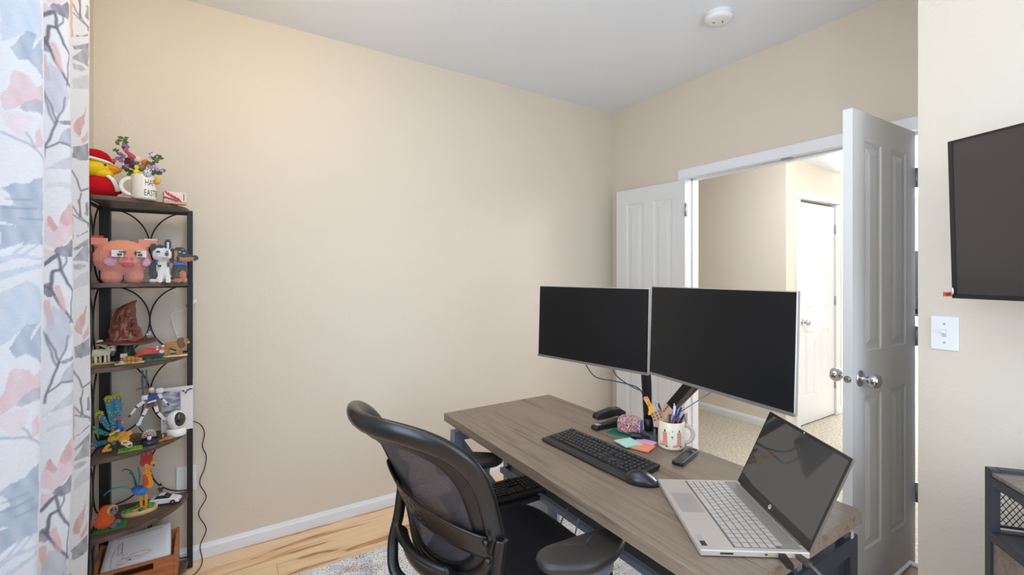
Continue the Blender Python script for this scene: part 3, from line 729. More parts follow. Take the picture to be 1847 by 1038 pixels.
# ------------------------------------------------------------------ monitors on a twin arm
def monitor(p0, p1, zb, zt, label, group):
    # p0 = left end seen from the chair, p1 = right end; screen faces -x
    a, b = Vector((*p0, 0)), Vector((*p1, 0)); w = (b-a).length
    c = (a+b)/2; t = thing('monitor', label, 'monitor', (c.x, c.y, zb), 0, group)
    ang = math.degrees(math.atan2(b.y-a.y, b.x-a.x)); t.rotation_euler = (0, 0, math.radians(ang))
    # local x along the screen, local -y is the back?  front is the side of the camera
    h = zt-zb; f = 1 if True else -1
    tl = math.radians(2)
    def bx(x0, x1, y0, y1, z0, z1, mb=None):
        mb = mb or MB(); mb.box(((x0+x1)/2, (y0+y1)/2, (z0+z1)/2), (x1-x0, y1-y0, z1-z0)); return mb
    def tiltfix(mb): mb.v = [(x, y+z*math.sin(tl)*1.0, z) for x, y, z in mb.v]; return mb
    tiltfix(bx(-w/2, w/2, 0, .012, 0, h)).build('back_cover', mat((176, 172, 168), .35, .5, name='silver_plastic'), t, bevel=.0015)
    mb = MB(); mb.box((0, -.0015, .0045), (w, .004, .009)); tiltfix(mb).build('lower_trim', mat((150, 145, 141), .3, .6), t)
    tiltfix(bx(-w/2+.003, w/2-.003, -.0008, 0, .0095, h-.003)).build('screen', mat((24, 24, 25), .3, name='monitor_screen', spec=.3), t)
    tiltfix(bx(-.12, .12, .012, .045, .05, .25)).build('rear_housing', mat((60, 60, 62), .4), t, bevel=.008)
    return t
monitor((1.238, 1.718), (1.342, 1.157), 1.022, 1.349, 'left black flat monitor, the one farther from the laptop', 'twin monitors on the desk')
monitor((1.342, 1.151), (1.253, .597), 1.030, 1.358, 'right black flat monitor, nearer the laptop and open door', 'twin monitors on the desk')
t = thing('twin_monitor_stand', 'black twin monitor stand clamped to the back of the desk', 'monitor stand', (1.475, 1.24, DZ))
def A(p): return (p[0]-1.475, p[1]-1.24, p[2]-DZ)
m = MB(); m.box(A((1.466, 1.234, DZ+.012)), (.078, .082, .022)); m.box(A((1.515, 1.235, DZ-.03)), (.008, .09, .11)); m.box(A((1.49, 1.235, DZ-.075)), (.05, .05, .010)); m.build('clamp_base', mat((90, 94, 102), .35, .4), t, bevel=.003)
m = MB(); m.cyl(A((1.470, 1.262, DZ+.02)), A((1.466, 1.262, DZ+.075)), .020); m.tube([A((1.466, 1.262, DZ+.07)), A((1.46, 1.262, .86)), A((1.45, 1.258, .96)), A((1.43, 1.25, 1.08)), A((1.405, 1.30, 1.17))], [.019, .018, .020, .020, .018], 16, flat=(1.15, .8)); m.build('left_arm', BLK, t)
m = MB(); m.beam(A((1.405, 1.30, 1.17)), A((1.345, 1.44, 1.18)), .03, .04); m.box(A((1.340, 1.44, 1.18)), (.02, .1, .1), rotm(0, 0, 10)); m.build('left_mount', BLK, t, bevel=.003)
m = MB(); m.cyl(A((1.482, 1.212, DZ+.02)), A((1.482, 1.212, DZ+.10)), .021); m.beam(A((1.486, 1.205, DZ+.09)), A((1.455, 1.00, 1.06)), .038, .034); m.build('right_arm', BLK, t, bevel=.004)
m = MB(); m.beam(A((1.500, 1.186, DZ+.11)), A((1.480, .985, 1.06)), .006, .030); m.build('arm_cover', mat((120, 126, 136), .25, .6), t)
m = MB(); m.beam(A((1.455, 1.0, 1.06)), A((1.36, .88, 1.19)), .03, .04); m.box(A((1.345, .875, 1.19)), (.02, .1, .1), rotm(0, 0, -9)); m.build('right_mount', BLK, t, bevel=.003)
def cable(name, label, pts, r, m, k=8, cat='cable'):
    mb = MB(); mb.tube(smooth_path(pts, k), r, 8); o = mb.build(name, m); tag(o, label, cat); return o
CB = mat((75, 77, 82), .5)
cable('monitor_cable', 'grey cable hanging in a loop under the left monitor', [(1.31, 1.50, 1.06), (1.315, 1.46, 1.00), (1.33, 1.42, .965), (1.38, 1.36, .955), (1.44, 1.30, .935), (1.462, 1.285, .90)], .0026, CB)
cable('monitor_cable', 'grey cable dropping beside the upright monitor arm', [(1.335, 1.35, 1.06), (1.35, 1.335, .995), (1.39, 1.31, .955), (1.44, 1.288, .925)], .0026, CB)
cable('monitor_cable', 'thin grey cable along the slanting right monitor arm', [(1.42, .93, 1.07), (1.46, .96, 1.00), (1.49, 1.05, .93), (1.50, 1.14, .86)], .002, mat((150, 152, 158), .4))
cable('hanging_cable', 'grey cord hanging under the desk nearer the chair seat', [(1.155, 1.40, .47), (1.12, 1.40, .42), (1.10, 1.41, .30), (1.10, 1.42, .15), (1.11, 1.44, .015)], .003, mat((120, 122, 126), .5))
cable('hanging_cable', 'pale cord hanging under the desk beside the shelf rail', [(1.15, 1.33, .46), (1.12, 1.32, .40), (1.09, 1.34, .25), (1.07, 1.36, .10), (1.06, 1.38, .015)], .003, mat((150, 152, 156), .5))

# ------------------------------------------------------------------ keyboards
KEYM = mat((38, 37, 38), .5, name='key_plastic'); KBODY = mat((34, 33, 34), .45, name='keyboard_plastic'); LEG = mat((150, 150, 150), .5, name='key_legend')
def key_rows(u):
    # (x, row, width) in key units
    L = []
    def row(r, ws, x=0):
        for w in ws:
            if w < 0: x += -w; continue
            L.append((x, r, w)); x += w
    row(5, [1, -1, 1, 1, 1, 1, -.5, 1, 1, 1, 1, -.5, 1, 1, 1, 1, -.25, 1, 1, 1, -.25, 1, 1, 1, 1])
    row(4, [1]*13+[2, -.25, 1, 1, 1, -.25, 1, 1, 1, 1])
    row(3, [1.5]+[1]*12+[1.5, -.25, 1, 1, 1, -.25, 1, 1, 1, 1])
    row(2, [1.75]+[1]*11+[2.25, -3.5, 1, 1, 1, 1])
    row(1, [2.25]+[1]*10+[2.75, -1.25, 1, -1.25, 1, 1, 1, 1])
    row(0, [1.25, 1.25, 1.25, 6.25, 1.25, 1.25, 1.25, 1.25, -.25, 1, 1, 1, -.25, 2, 1, 1])
    return L
def keyboard(name, label, loc, rz, W=.440, D=.165, wedge=.009):
    t = thing(name, label, 'keyboard', loc, rz)
    def zt(y): return .010+wedge*(y+D/2)/D
    mb = MB(); n = 10
    sec = [(-D/2, .0), (-D/2-.001, .004), (-D/2+.006, .010), (D/2-.004, zt(D/2)), (D/2, zt(D/2)-.004), (D/2-.01, .0)]
    mb.prism(sec, -W/2, W/2, fn=lambda x, y, z: (z, x, y)); mb.build('keyboard_body', KBODY, t, bevel=.003)
    kx0 = -W/2+.012; pitch = (W-.024)/22.5; ky0 = -D/2+.034; kp = (D-.050)/6
    tiltx = math.atan2(wedge, D); shared = {}
    for x, r, w in key_rows(1):
        gy = ky0+r*kp+kp/2+(.004 if r == 5 else 0); gx = kx0+(x+w/2)*pitch
        kk = round(w, 2)
        if kk not in shared:
            m2 = MB(); kw, kd = w*pitch-.0028, kp-.0030
            vs = [(sx*kw/2*s, sy*kd/2*s, z) for s, z in ((1, 0), (.90, .0035)) for sx, sy in ((-1, -1), (1, -1), (1, 1), (-1, 1))]
            m2.add(vs, [(0, 1, 5, 4), (1, 2, 6, 5), (2, 3, 7, 6), (3, 0, 4, 7), (4, 5, 6, 7)])
            if w < 3: m2.box((-.002, .002, .0036), (.0030, .0022, .0002), mi=1)
            shared[kk] = m2.build('key', [KEYM, LEG], t)
            shared[kk].location = (gx, gy, zt(gy)+.0003); shared[kk].rotation_euler = (tiltx, 0, 0)
        else:
            c = shared[kk].copy(); C.objects.link(c); c.parent = t; c.location = (gx, gy, zt(gy)+.0003); c.rotation_euler = (tiltx, 0, 0)
    mb = MB()
    for s in (-1, 1): mb.box((s*(W/2-.04), D/2-.018, .005), (.03, .012, .012))
    mb.build('foot', KBODY, t)
    return t
keyboard('keyboard', 'black full size keyboard on the desk in front of the monitors', (1.150, 1.232, DZ+.003), -88.0)
keyboard('keyboard', 'second black keyboard lying on the shelf below the desk beside the chair', (.980, 1.690, .4465), -4, wedge=.006)
# the lower things beside the chair
t = thing('storage_box', 'pale grey-white box on the rug beside the shelf post under the desk', 'box', (1.262, 1.745, .008), 2)
m = MB(); m.box((0, 0, .138), (.155, .13, .276)); m.build('box_body', mat((206, 214, 226), .5), t, bevel=.006)
m = MB(); m.box((0, 0, .284), (.165, .14, .016)); m.build('lid', mat((226, 232, 240), .45), t, bevel=.004)
t = thing('grey_box', 'dark blue-grey box on the floor behind the desk leg', 'box', (1.36, 2.13, 0))
m = MB(); m.box((0, 0, .1), (.24, .20, .2)); m.build('box_body', mat((112, 118, 128), .5), t, bevel=.006)
m = MB(); m.box((0, 0, .204), (.245, .205, .008)); m.build('lid', mat((125, 132, 142), .5), t, bevel=.002)

# ------------------------------------------------------------------ mouse
t = thing('mouse', 'black computer mouse between the keyboard and the laptop', 'mouse', (1.116, .984, DZ), -50)
def mouse_z(u, v):  # u along length 0..1, v across -1..1
    return .041*(math.sin(math.pi*min(1, .18+u*.80))**.8)*(1-.55*abs(v)**2.4)
def mp(a, b):
    u = a; th = b*2*math.pi
    return None
mb = MB()
def msurf(i, j):
    u = i; v = j*2-1; x = (u-.5)*.100; hw = .0335*(math.sin(math.pi*(.06+.88*u))**.45)
    return (x, v*hw, max(.004, mouse_z(u, v)))
mb.grid(msurf, 22, 16)
def mside(i, j):
    # skirt
    a = i*2*math.pi
    return None
edge = [msurf(k/22, 0) for k in range(23)]+[msurf(1, k/16) for k in range(1, 17)]+[msurf(1-k/22, 1) for k in range(1, 23)]+[msurf(0, 1-k/16) for k in range(1, 16)]
n = len(edge); mb.add(edge+[(x*.93, y*.9, 0) for x, y, z in edge], [(i, (i+1) % n, n+(i+1) % n, n+i) for i in range(n)]+[tuple(range(n, 2*n))[::-1]], 0, True)
mb.build('mouse_shell', mat((36, 36, 38), .32), t)
m = MB(); m.cyl((-.034, -.004, .026), (-.034, .004, .026), .009, n=18); m.build('scroll_wheel', mat((70, 70, 72), .4), t)

# ------------------------------------------------------------------ laptop
LAx, LAy, LAa = 1.1506, .9546, -2.1852
t = thing('laptop', 'open silver laptop with a dark glossy screen at the right end of the desk', 'laptop', (LAx, LAy, DZ+.0015), math.degrees(LAa))
LWd, LD, LHh = .3675, .2497, .240
SIL = mat((190, 180, 169), .42, .4, name='silver_aluminium'); SILK = mat((182, 173, 164), .5, .2, name='silver_keys')
m = MB(); m.box((LWd/2, LD/2, .0085), (LWd, LD, .015)); m.build('base', SIL, t, bevel=.003, seg=3)
m = MB(); m.box((LWd/2, LD-.035, .0163), (LWd-.02, .045, .0008)); m.build('speaker_grille', mat((142, 134, 127), .5, .3, noise=.15, nscale=300), t)
m = MB(); m.box((.145, .044, .0161), (.108, .062, .0004)); m.build('touchpad', mat((172, 163, 155), .35, .4), t)
m = MB(); m.box((LWd/2, .140, .0160), (LWd-.024, .118, .0003)); m.build('keyboard_deck', mat((112, 104, 98), .5, .3), t)
KP = (LWd-.026)/18.5; kr = .0193; shared = {}
rows = [[1]*14+[-.0, 1, 1, 1, 1], [1]*13+[1.5, 1, 1, 1, 1], [1.5]+[1]*12+[1, 1, 1, 1, 1], [1.75]+[1]*11+[1.75, 1, 1, 1, 1], [2.25]+[1]*10+[2.25, 1, 1, 1, 1], [1.25, 1, 1, 1, 5.25, 1, 1, 1, 1, 1, 1, 1, 1, 1]]
for r, ws in enumerate(rows):
    x = .013; y = .191-r*kr
    for w in ws:
        if w <= 0: continue
        if x+w*KP > LWd-.010: break
        k = round(w, 2); loc = (x+w*KP/2, y, .0162)
        if k not in shared:
            mb = MB(); mb.box((0, 0, .0006), (w*KP-.0028, kr-.0030, .0012)); shared[k] = mb.build('key', SILK, t); shared[k].location = loc
        else:
            c = shared[k].copy(); C.objects.link(c); c.parent = t; c.location = loc
        x += w*KP
lt = .4247; LR = Matrix.Rotation(-lt, 3, 'X')
def lidp(x, z, d=0): v = LR @ Vector((x, d, z)); return (v.x, v.y+LD-.002, v.z+.016)
def lidbox(x0, x1, z0, z1, d0, d1):
    mb = MB(); vs = [lidp(x, z, d) for d in (d0, d1) for z in (z0, z1) for x in (x0, x1)]
    return mb.add(vs, [(0, 1, 3, 2), (4, 6, 7, 5), (0, 4, 5, 1), (2, 3, 7, 6), (0, 2, 6, 4), (1, 5, 7, 3)])
lidbox(0, LWd, 0, LHh, 0, .0055).build('lid', mat((112, 104, 99), .4, .5), t, bevel=.002)
lidbox(.002, LWd-.002, .0, LHh-.002, -.0012, 0).build('screen_bezel', mat((34, 30, 28), .25), t)
lidbox(.008, LWd-.008, .024, LHh-.009, -.0017, -.0012).build('screen', mat((60, 58, 56), .04, name='laptop_screen', spec=.8), t)
put_text('hp', .0105, lambda x, y: lidp(LWd/2+x, .0145+y-.0028, -.0019), 'logo_letters', mat((40, 38, 36), .4), t)
m = MB(); vs = [lidp(LWd/2+.0065*math.cos(a*math.pi/12), .0125+.0065*math.sin(a*math.pi/12), -.0016) for a in range(24)]; m.add(vs, [tuple(range(24))]); m.build('logo_disc', mat((205, 205, 205), .3, .3), t)
m = MB(); m.ell(lidp(LWd/2, LHh-.0055, -.0016), .0022, 10, 6); m.build('webcam', mat((190, 190, 200), .2), t)
m = MB(); m.box((LWd-.052, .016, .0161), (.020, .013, .0004)); m.build('sticker', mat((150, 148, 146), .5), t)
m = MB(); m.box((LWd-.026, .016, .0161), (.020, .013, .0004)); m.build('sticker', mat((42, 32, 36), .5), t)
m = MB(); m.box((LWd+.0002, .060, .0085), (.0012, .030, .004)); m.box((LWd+.0002, .150, .0085), (.0012, .006, .003)); m.build('side_port', mat((30, 30, 30), .5), t)
m = MB(); m.cyl((.03, LD-.004, .013), (LWd-.03, LD-.004, .013), .006, n=12); m.build('hinge_bar', mat((60, 57, 55), .4), t)
def lap(x, y, z):
    c, s = math.cos(LAa), math.sin(LAa); return (LAx+c*x-s*y, LAy+s*x+c*y, DZ+.0015+z)
m = MB(); m.beam(lap(LWd+.001, .185, .008), lap(LWd+.045, .180, .010), .015, .010); m.tube(smooth_path([lap(LWd+.04, .18, .010), lap(LWd+.07, .182, .004), lap(LWd+.10, .20, -.02), lap(LWd+.12, .22, -.12), lap(LWd+.12, .24, -.35)], 8), .0035, 8)
tag(m.build('power_cable', mat((26, 25, 26), .45)), 'black charger cable plugged into the side of the laptop', 'cable')
m = MB(); m.beam(lap(LWd+.001, .222, .008), lap(LWd+.036, .226, .010), .014, .009); m.tube(smooth_path([lap(LWd+.03, .225, .010), lap(LWd+.055, .232, .006), lap(LWd+.085, .25, -.02), lap(LWd+.10, .262, -.12), lap(LWd+.10, .27, -.35)], 8), .0045, 8)
tag(m.build('adapter_cable', mat((96, 90, 88), .3, .5)), 'thick grey adapter cable at the laptop hinge corner', 'cable')

# ================================================================== OFFICE CHAIR
CX_, CY_ = .80, 1.249
t = thing('office_chair', 'black office chair with a curved mesh back drawn up to the desk', 'chair', (CX_, CY_, .008))
bcy, bX0, btilt, bwrap, bhw, bzt, bzb, be, byaw, bnar = [1.2491, .5103, .4525, .1349, .2656, 1.0149, .5366, 3.1331, .1975, .1798]
def bsurf(y, z, off=0):
    # backrest surface; off pushes it backwards (away from the desk)
    x = -(z-.55)*btilt+bwrap*(y/.25)**2-off
    xx = x*math.cos(byaw)-y*math.sin(byaw); yy = x*math.sin(byaw)+y*math.cos(byaw)
    return (bX0+xx-CX_, bcy+yy-CY_, z-.008)
def bout(a, s=1.0):
    zc = (bzt+bzb)/2; hh = (bzt-bzb)/2; ca, sa = math.cos(a), math.sin(a)
    z = zc+hh*s*math.copysign(abs(sa)**(2/be), sa); y = bhw*s*math.copysign(abs(ca)**(2/be), ca)*(1-bnar*(bzt-z)/(bzt-bzb))
    return y, z
chair_blk = mat((21, 19, 19), .3, name='satin_black_plastic', spec=.55)
mb = MB(); NN = 96; pts = []; rr = []
for i in range(NN):
    a = 2*math.pi*i/NN; y, z = bout(a); pts.append(bsurf(y, z)); rr.append(1+.22*max(0, math.sin(a))**2)
def bn(i):
    y, z = bout(2*math.pi*i/NN); e = .004
    p, q, r_ = Vector(bsurf(y, z)), Vector(bsurf(y+e, z)), Vector(bsurf(y, z+e))
    return (q-p).cross(r_-p).normalized()
mb.tube(pts, rr, 16, closed=True, flat=(.015, .026), nrm=bn); mb.build('back_frame', chair_blk, t)
# inner rim

def mesh_fabric():
    m, nt, b = principled('mesh_fabric'); N, L = nt.nodes, nt.links
    b.inputs['Base Color'].default_value = (*lin((60, 53, 56)), 1); b.inputs['Roughness'].default_value = .75
    uv = N.new('ShaderNodeTexCoord'); sp = N.new('ShaderNodeSeparateXYZ'); L.new(uv.outputs['Object'], sp.inputs[0])
    def mth(op, a, bb=None):
        n = N.new('ShaderNodeMath'); n.operation = op
        for i, v in enumerate((a, bb)):
            if v is None: continue
            if isinstance(v, (int, float)): n.inputs[i].default_value = v
            else: L.new(v, n.inputs[i])
        return n.outputs[0]
    sy = mth('SINE', mth('MULTIPLY', sp.outputs[1], 1500)); sz = mth('SINE', mth('MULTIPLY', sp.outputs[2], 1300))
    hole = mth('GREATER_THAN', mth('MULTIPLY', sy, sz), .80)
    tr = N.new('ShaderNodeBsdfTransparent'); mx = N.new('ShaderNodeMixShader'); L.new(hole, mx.inputs[0]); L.new(b.outputs[0], mx.inputs[1]); L.new(tr.outputs[0], mx.inputs[2])
    L.new(mx.outputs[0], N['Material Output'].inputs[0]); return m
def fwd(y, z): return .060*max(0, 1-(y/.22)**2)*max(0, 1-((z-.755)/.24)**2)
mb = MB(); vs = []
for s_ in (.985, .93, .86, .80):
    for i in range(NN): y, z = bout(2*math.pi*i/NN, s_); vs.append(bsurf(y, z, -.003-fwd(y, z)*.5*(1-s_)/.2))
mb.add(vs, [(k*NN+i, k*NN+(i+1) % NN, (k+1)*NN+(i+1) % NN, (k+1)*NN+i) for k in range(3) for i in range(NN)], 0, True)
mb.build('frame_skirt', mat((15, 14, 14), .4), t, solid=.008)
mb = MB(); nr = 14; vs = []
for k in range(nr+1):
    s_ = .82*k/nr
    for i in range(NN): y, z = bout(2*math.pi*i/NN, s_ if k else 1e-4); vs.append(bsurf(y, z, -.004-fwd(y, z)*(1 if s_ < .6 else (1-.5*(s_-.6)/.22))))
mb.add(vs, [(k*NN+i, k*NN+(i+1) % NN, (k+1)*NN+(i+1) % NN, (k+1)*NN+i) for k in range(nr) for i in range(NN)], 0, True)
mb.build('mesh_back', mesh_fabric(), t)
# perforated lumbar band behind the mesh
mb = MB(); nu, nv = 44, 7; dk = mat((38, 29, 25), .36, name='lumbar_plastic')
def lum(u, v):
    y = (u-.50)*.455; zc = .757-.080*(1-u)
    zz = zc+(v-.5)*.078; return bsurf(y, zz, .016-fwd(y, zz)*.9)
idx = {}; vs = []
for j in range(nv+1):
    for i in range(nu+1): idx[(i, j)] = len(vs); vs.append(lum(i/nu, j/nv))
fs = []
for j in range(nv):
    for i in range(nu):
        if j in (1, 3, 5) and ((i+ (j//2) % 2*1) % 2 == 0) and 19 < i < 40 and (i*7+j*3) % 5: continue
        fs.append((idx[i, j], idx[i+1, j], idx[i+1, j+1], idx[i, j+1]))
mb.add(vs, fs, 0, True); mb.build('lumbar_band', dk, t, solid=.005)
for s in (-1, 1):
    mb = MB(); p = Vector(bsurf(s*.238, .748 if s > 0 else .69, .022))+Vector((.034 if s > 0 else 0, 0, 0)); mb.box(p, (.024, .020, .045), rotm(0, 18, 0)); mb.box(p+Vector((.012, s*.004, -.075)), (.018, .018, .045), rotm(0, 14, 0)); mb.cyl(p+Vector((-.02, s*.004, .02)), p+Vector((-.034, s*.004, .02)), .009); mb.cyl(p+Vector((-.012, s*.004, -.03)), p+Vector((-.028, s*.004, -.03)), .009)
    mb.build('lumbar_bracket', chair_blk, t, bevel=.005)
    # curved side support running down behind the backrest to the tilt mechanism
    xo = .095 if s < 0 else 0
    q = [(-.285+xo, s*.240, .742 if s > 0 else .70), (-.295+xo, s*.242, .652), (-.305+xo, s*.242, .582), (-.328+xo, s*.232, .492), (-.325+xo, s*.19, .412), (-.24+xo*.6, s*.11, .375), (-.08, s*.05, .365)]
    mb = MB(); mb.tube(smooth_path(q, 8), 1, 12, flat=(.013, .019)); mb.build('back_support', chair_blk, t)
mb = MB()
def car(u, v):
    y = (u-.5)*.25; return bsurf(y, .600-.03*(1-u)+(v-.5)*.07, .030+.008*math.cos(v*math.pi*2))
mb.grid(car, 20, 6); mb.build('rear_bracket', mat((28, 24, 23), .36), t, solid=.018)
# seat
def seat_mb():
    mb = MB(); n = 48
    def prof(a, s, z):
        ca, sa = math.cos(a), math.sin(a); x = .012+.262*s*math.copysign(abs(ca)**.55, ca); y = .272*s*math.copysign(abs(sa)**.55, sa)
        return (x+.0, y, z)
    rings = [(.90, .405), (.985, .415), (1.0, .435), (.99, .462), (.95, .478), (.85, .486), (.6, .482), (.3, .478), (.001, .477)]
    vs = [prof(2*math.pi*i/n, s, z) for s, z in rings for i in range(n)]
    vs = [(x, y, z-.022*max(0, (x-.17)/.1)**2 + .012*(abs(y)/.25)**2) for x, y, z in vs]
    mb.add(vs, [(k*n+i, k*n+(i+1) % n, (k+1)*n+(i+1) % n, (k+1)*n+i) for k in range(len(rings)-1) for i in range(n)], 0, True)
    mb.add([prof(2*math.pi*i/n, .9, .405) for i in range(n)], [tuple(range(n))[::-1]])
    return mb
seat_mb().build('seat', mat((22, 22, 26), .85, name='black_seat_fabric', spec=.2, bump=.3, bscale=900), t)
mb = MB(); mb.box((0, 0, .385), (.36, .40, .03)); mb.build('seat_pan', mat((26, 26, 28), .5), t, bevel=.01)
# armrests
def arm_pad(s):
    mb = MB(); n = 40
    ax, ay = .012, s*.338-.0
    rings = [(.86, -.030), (.97, -.020), (1.0, -.008), (.97, .0), (.86, .004), (.5, .003), (.001, .002)]
    vs = []
    for sc, z in rings:
        for i in range(n):
            a = 2*math.pi*i/n; ca, sa = math.cos(a), math.sin(a)
            x = .145*sc*math.copysign(abs(ca)**.9, ca); y = .062*sc*math.copysign(abs(sa)**.85, sa)*(1-.10*(ca)) - s*.016*(1-ca*ca)*0
            vs.append((ax+x, ay+y+s*.010*math.cos(math.pi*ca), .668+z-.010*(ca if ca > 0 else 0)))
    mb.add(vs, [(k*n+i, k*n+(i+1) % n, (k+1)*n+(i+1) % n, (k+1)*n+i) for k in range(len(rings)-1) for i in range(n)], 0, True)
    mb.add(vs[:n], [tuple(range(n))[::-1]])
    return mb
for s in (-1, 1):
    ar = arm_pad(s).build('armrest', mat((44, 40, 38), .42, name='armrest_pad', spec=.5), t)
    mb = MB(); mb.tube(smooth_path([(.05, s*.338, .650), (.05, s*.345, .60), (.03, s*.340, .52), (-.005, s*.312, .43), (-.005, s*.25, .385), (0, s*.16, .375)], 8), [1.25]*10+[1]*31, 14, flat=(.046, .014), nrm=lambda i: (1, 0, 0))
    mb.build('arm_post', mat((130, 132, 140), .3, .3, name='grey_arm_post'), t)
# column, base, casters
mb = MB(); mb.cyl((0, 0, .09), (0, 0, .24), .028); mb.cyl((0, 0, .24), (0, 0, .37), .018); mb.build('gas_column', BLK, t)
for k in range(5):
    a = math.radians(20+72*k); e = (math.cos(a)*.31, math.sin(a)*.31)
    mb = MB(); mb.tube([(0, 0, .115), (e[0]*.5, e[1]*.5, .105), (e[0], e[1], .075)], [1.2, 1.0, .75], 10, flat=(.024, .016)); lg = mb.build('base_leg', BLK, t)
    mb = MB(); tx, ty = -math.sin(a), math.cos(a)
    for sg in (-1, 1): mb.cyl((e[0]+tx*.008*sg, e[1]+ty*.008*sg, .028), (e[0]+tx*.024*sg, e[1]+ty*.024*sg, .028), .028)
    mb.cyl((e[0], e[1], .03), (e[0], e[1], .07), .008); c = mb.build('caster', BLK, lg)

# ================================================================== CORNER SHELF
SX, SY, SR = -.445, 2.640, .300
shelfwood = wood_mat('dark_walnut_board', [(.3, (58, 43, 35)), (.5, (82, 63, 52)), (.7, (104, 84, 71))], scale=(5, 45, 45), rough=.4, dist=1)
ZS = [1.712, 1.368, 1.035, .680, .372, .051]
t = thing('corner_shelf', 'six tier quarter round corner shelf of dark wood and black metal', 'shelf', (SX, SY, 0))
for z in ZS:
    mb = MB(); poly = [(0, 0)]+[(SR*math.cos(-a), SR*math.sin(-a)) for a in [math.pi/2*i/28 for i in range(29)]]
    mb.prism(poly, z-.018, z); mb.build('shelf_board', shelfwood, t, bevel=.002)
mb = MB(); mb.box((0, 0, .865), (.036, .036, 1.70)); mb.build('corner_post', BLKM, t)
mb = MB(); mb.box((SR+.004, .004, .855), (.022, .022, 1.70)); mb.build('right_post', BLKM, t)
mb = MB(); mb.box((.000, -SR-.022, .855), (.022, .022, 1.70)); mb.build('left_post', BLKM, t)
levels = ZS[::-1]
for i in range(5):
    z0, z1 = levels[i], levels[i+1]-.018; h = z1-z0
    for side in (0, 1):
        for cxs, sg in ((.012, 1), (SR-.006, -1)):
            pts = []
            for k in range(25):
                a = -math.pi/2+math.pi*k/24; u = cxs+sg*(SR-.018)/2*math.cos(a); z = (z0+z1)/2+h/2*math.sin(a)
                pts.append((u, .012, z) if side == 0 else (-.012, -u, z))
            mb = MB(); mb.tube(pts, .0032, 8); mb.build('scroll_wire', BLKM, t)
for z in ZS:
    mb = MB(); mb.beam((0, .012, z-.022), (SR, .012, z-.022), .01, .012); mb.beam((-.012, 0, z-.022), (-.012, -SR, z-.022), .01, .012); mb.build('shelf_rail', BLKM, t)

# cables beside the shelf
def onwall(pts, y=2.688): return [onY(px, py, y) for px, py in pts]
cable('camera_cord', 'thin black cord zigzagging down the wall right of the corner shelf', [tuple(onY(334, 763, 2.60)), tuple(onY(349, 761, 2.66))]+onwall([(362, 767), (369, 782), (365, 805), (372, 823), (369, 845), (360, 872), (372, 897), (358, 927), (372, 955), (361, 985)])+[tuple(onZ(365, 1012, .014)), tuple(onZ(357, 1030, .006)), tuple(onZ(335, 1050, .006))], .0022, BLK, 6, 'cord')
WC = mat((235, 235, 235), .4)
cable('charging_cable', 'thin white cable hanging beside the top of the shelf post', [tuple(onY(337, 376, 2.62))]+onwall([(342, 382), (340, 410), (347, 433), (342, 446)])+onwall([(340, 470), (340, 490), (349, 510), (349, 538)]), .0022, WC, 6)
t = thing('cable_switch', 'small white inline plug on the cable beside the shelf post', 'plug', onY(346, 547, 2.68))
m = MB(); m.beam((-.018, 0, -.012), (.018, 0, .014), .014, .018); m.build('plug_body', WC, t, bevel=.003)
m = MB(); m.beam((-.022, 0, -.016), (-.017, 0, -.0115), .008, .010); m.build('plug_tip', mat((90, 90, 95), .3, .8), t)
cable('charging_cable', 'thin white cable looping behind the lion on the third shelf', onwall([(338, 556), (325, 562), (310, 566), (312, 585), (319, 605), (325, 622)], 2.68), .0022, WC, 6)
cable('charging_cable', 'short white cable end hanging above the greeting card', onwall([(338, 640), (342, 662), (344, 680)], 2.68), .0022, WC, 6)
t = thing('cable_plug', 'small white plug at the cable end above the greeting card', 'plug', onY(345, 690, 2.68)); m = MB(); m.box((0, 0, 0), (.016, .010, .034)); m.build('plug_body', WC, t, bevel=.003)
m = MB(); m.cyl((0, 0, .017), (0, 0, .024), .003); m.build('strain_relief', WC, t)

# ================================================================== RIGHT HAND METAL CABINET
t = thing('metal_cabinet', 'dark metal framed side table with a wire mesh back in the lower right corner', 'side table', (1.775, .352, 0), -49.9)
# local x runs along the back edge (right, toward the wall), local -y runs toward the camera
Lb, La, ZT = .44, .40, .871
def lb(name, boxes, m, bevel=0):
    mb = MB()
    for x0, x1, y0, y1, z0, z1 in boxes: mb.box(((x0+x1)/2, (y0+y1)/2, (z0+z1)/2), (x1-x0, y1-y0, z1-z0))
    return mb.build(name, m, t, bevel=bevel)
gs = mat((56, 59, 66), .45, .2, name='dark_grey_steel')
for x in (0, Lb-.022):
    for y in (-.022, -La): lb('post', [(x, x+.022, y, y+.022, 0, ZT)], gs, .001)
lb('top_rail', [(.022, Lb-.022, -.022, 0, ZT-.016, ZT+.001), (0, .022, -La+.022, -.022, ZT-.045, ZT-.020), (Lb-.022, Lb, -La+.022, -.022, ZT-.045, ZT-.020), (.022, Lb-.022, -La, -La+.022, ZT-.045, ZT-.020)], gs, .001)
cabwood = wood_mat('taupe_board', [(.3, (100, 89, 80)), (.5, (124, 111, 101)), (.7, (146, 133, 123))], scale=(4, 40, 40), rough=.45)
lb('top_board', [(.003, Lb-.003, -La+.003, -.022, ZT-.019, ZT-.008)], cabwood, .001)
lb('mid_shelf', [(.022, Lb-.022, -La+.022, -.022, .690, .700)], mat((30, 30, 32), .4), 0)
lb('mid_rail', [(0, .022, -La+.022, -.022, .676, .701), (.022, Lb-.022, -La, -La+.022, .676, .701), (.022, Lb-.022, -.022, 0, .676, .701)], gs, .001)
mb = MB(); pz0, pz1 = .712, ZT-.020; n_ = 24; dx = (Lb-.044)/n_*1.0
step = .0145; hh = pz1-pz0
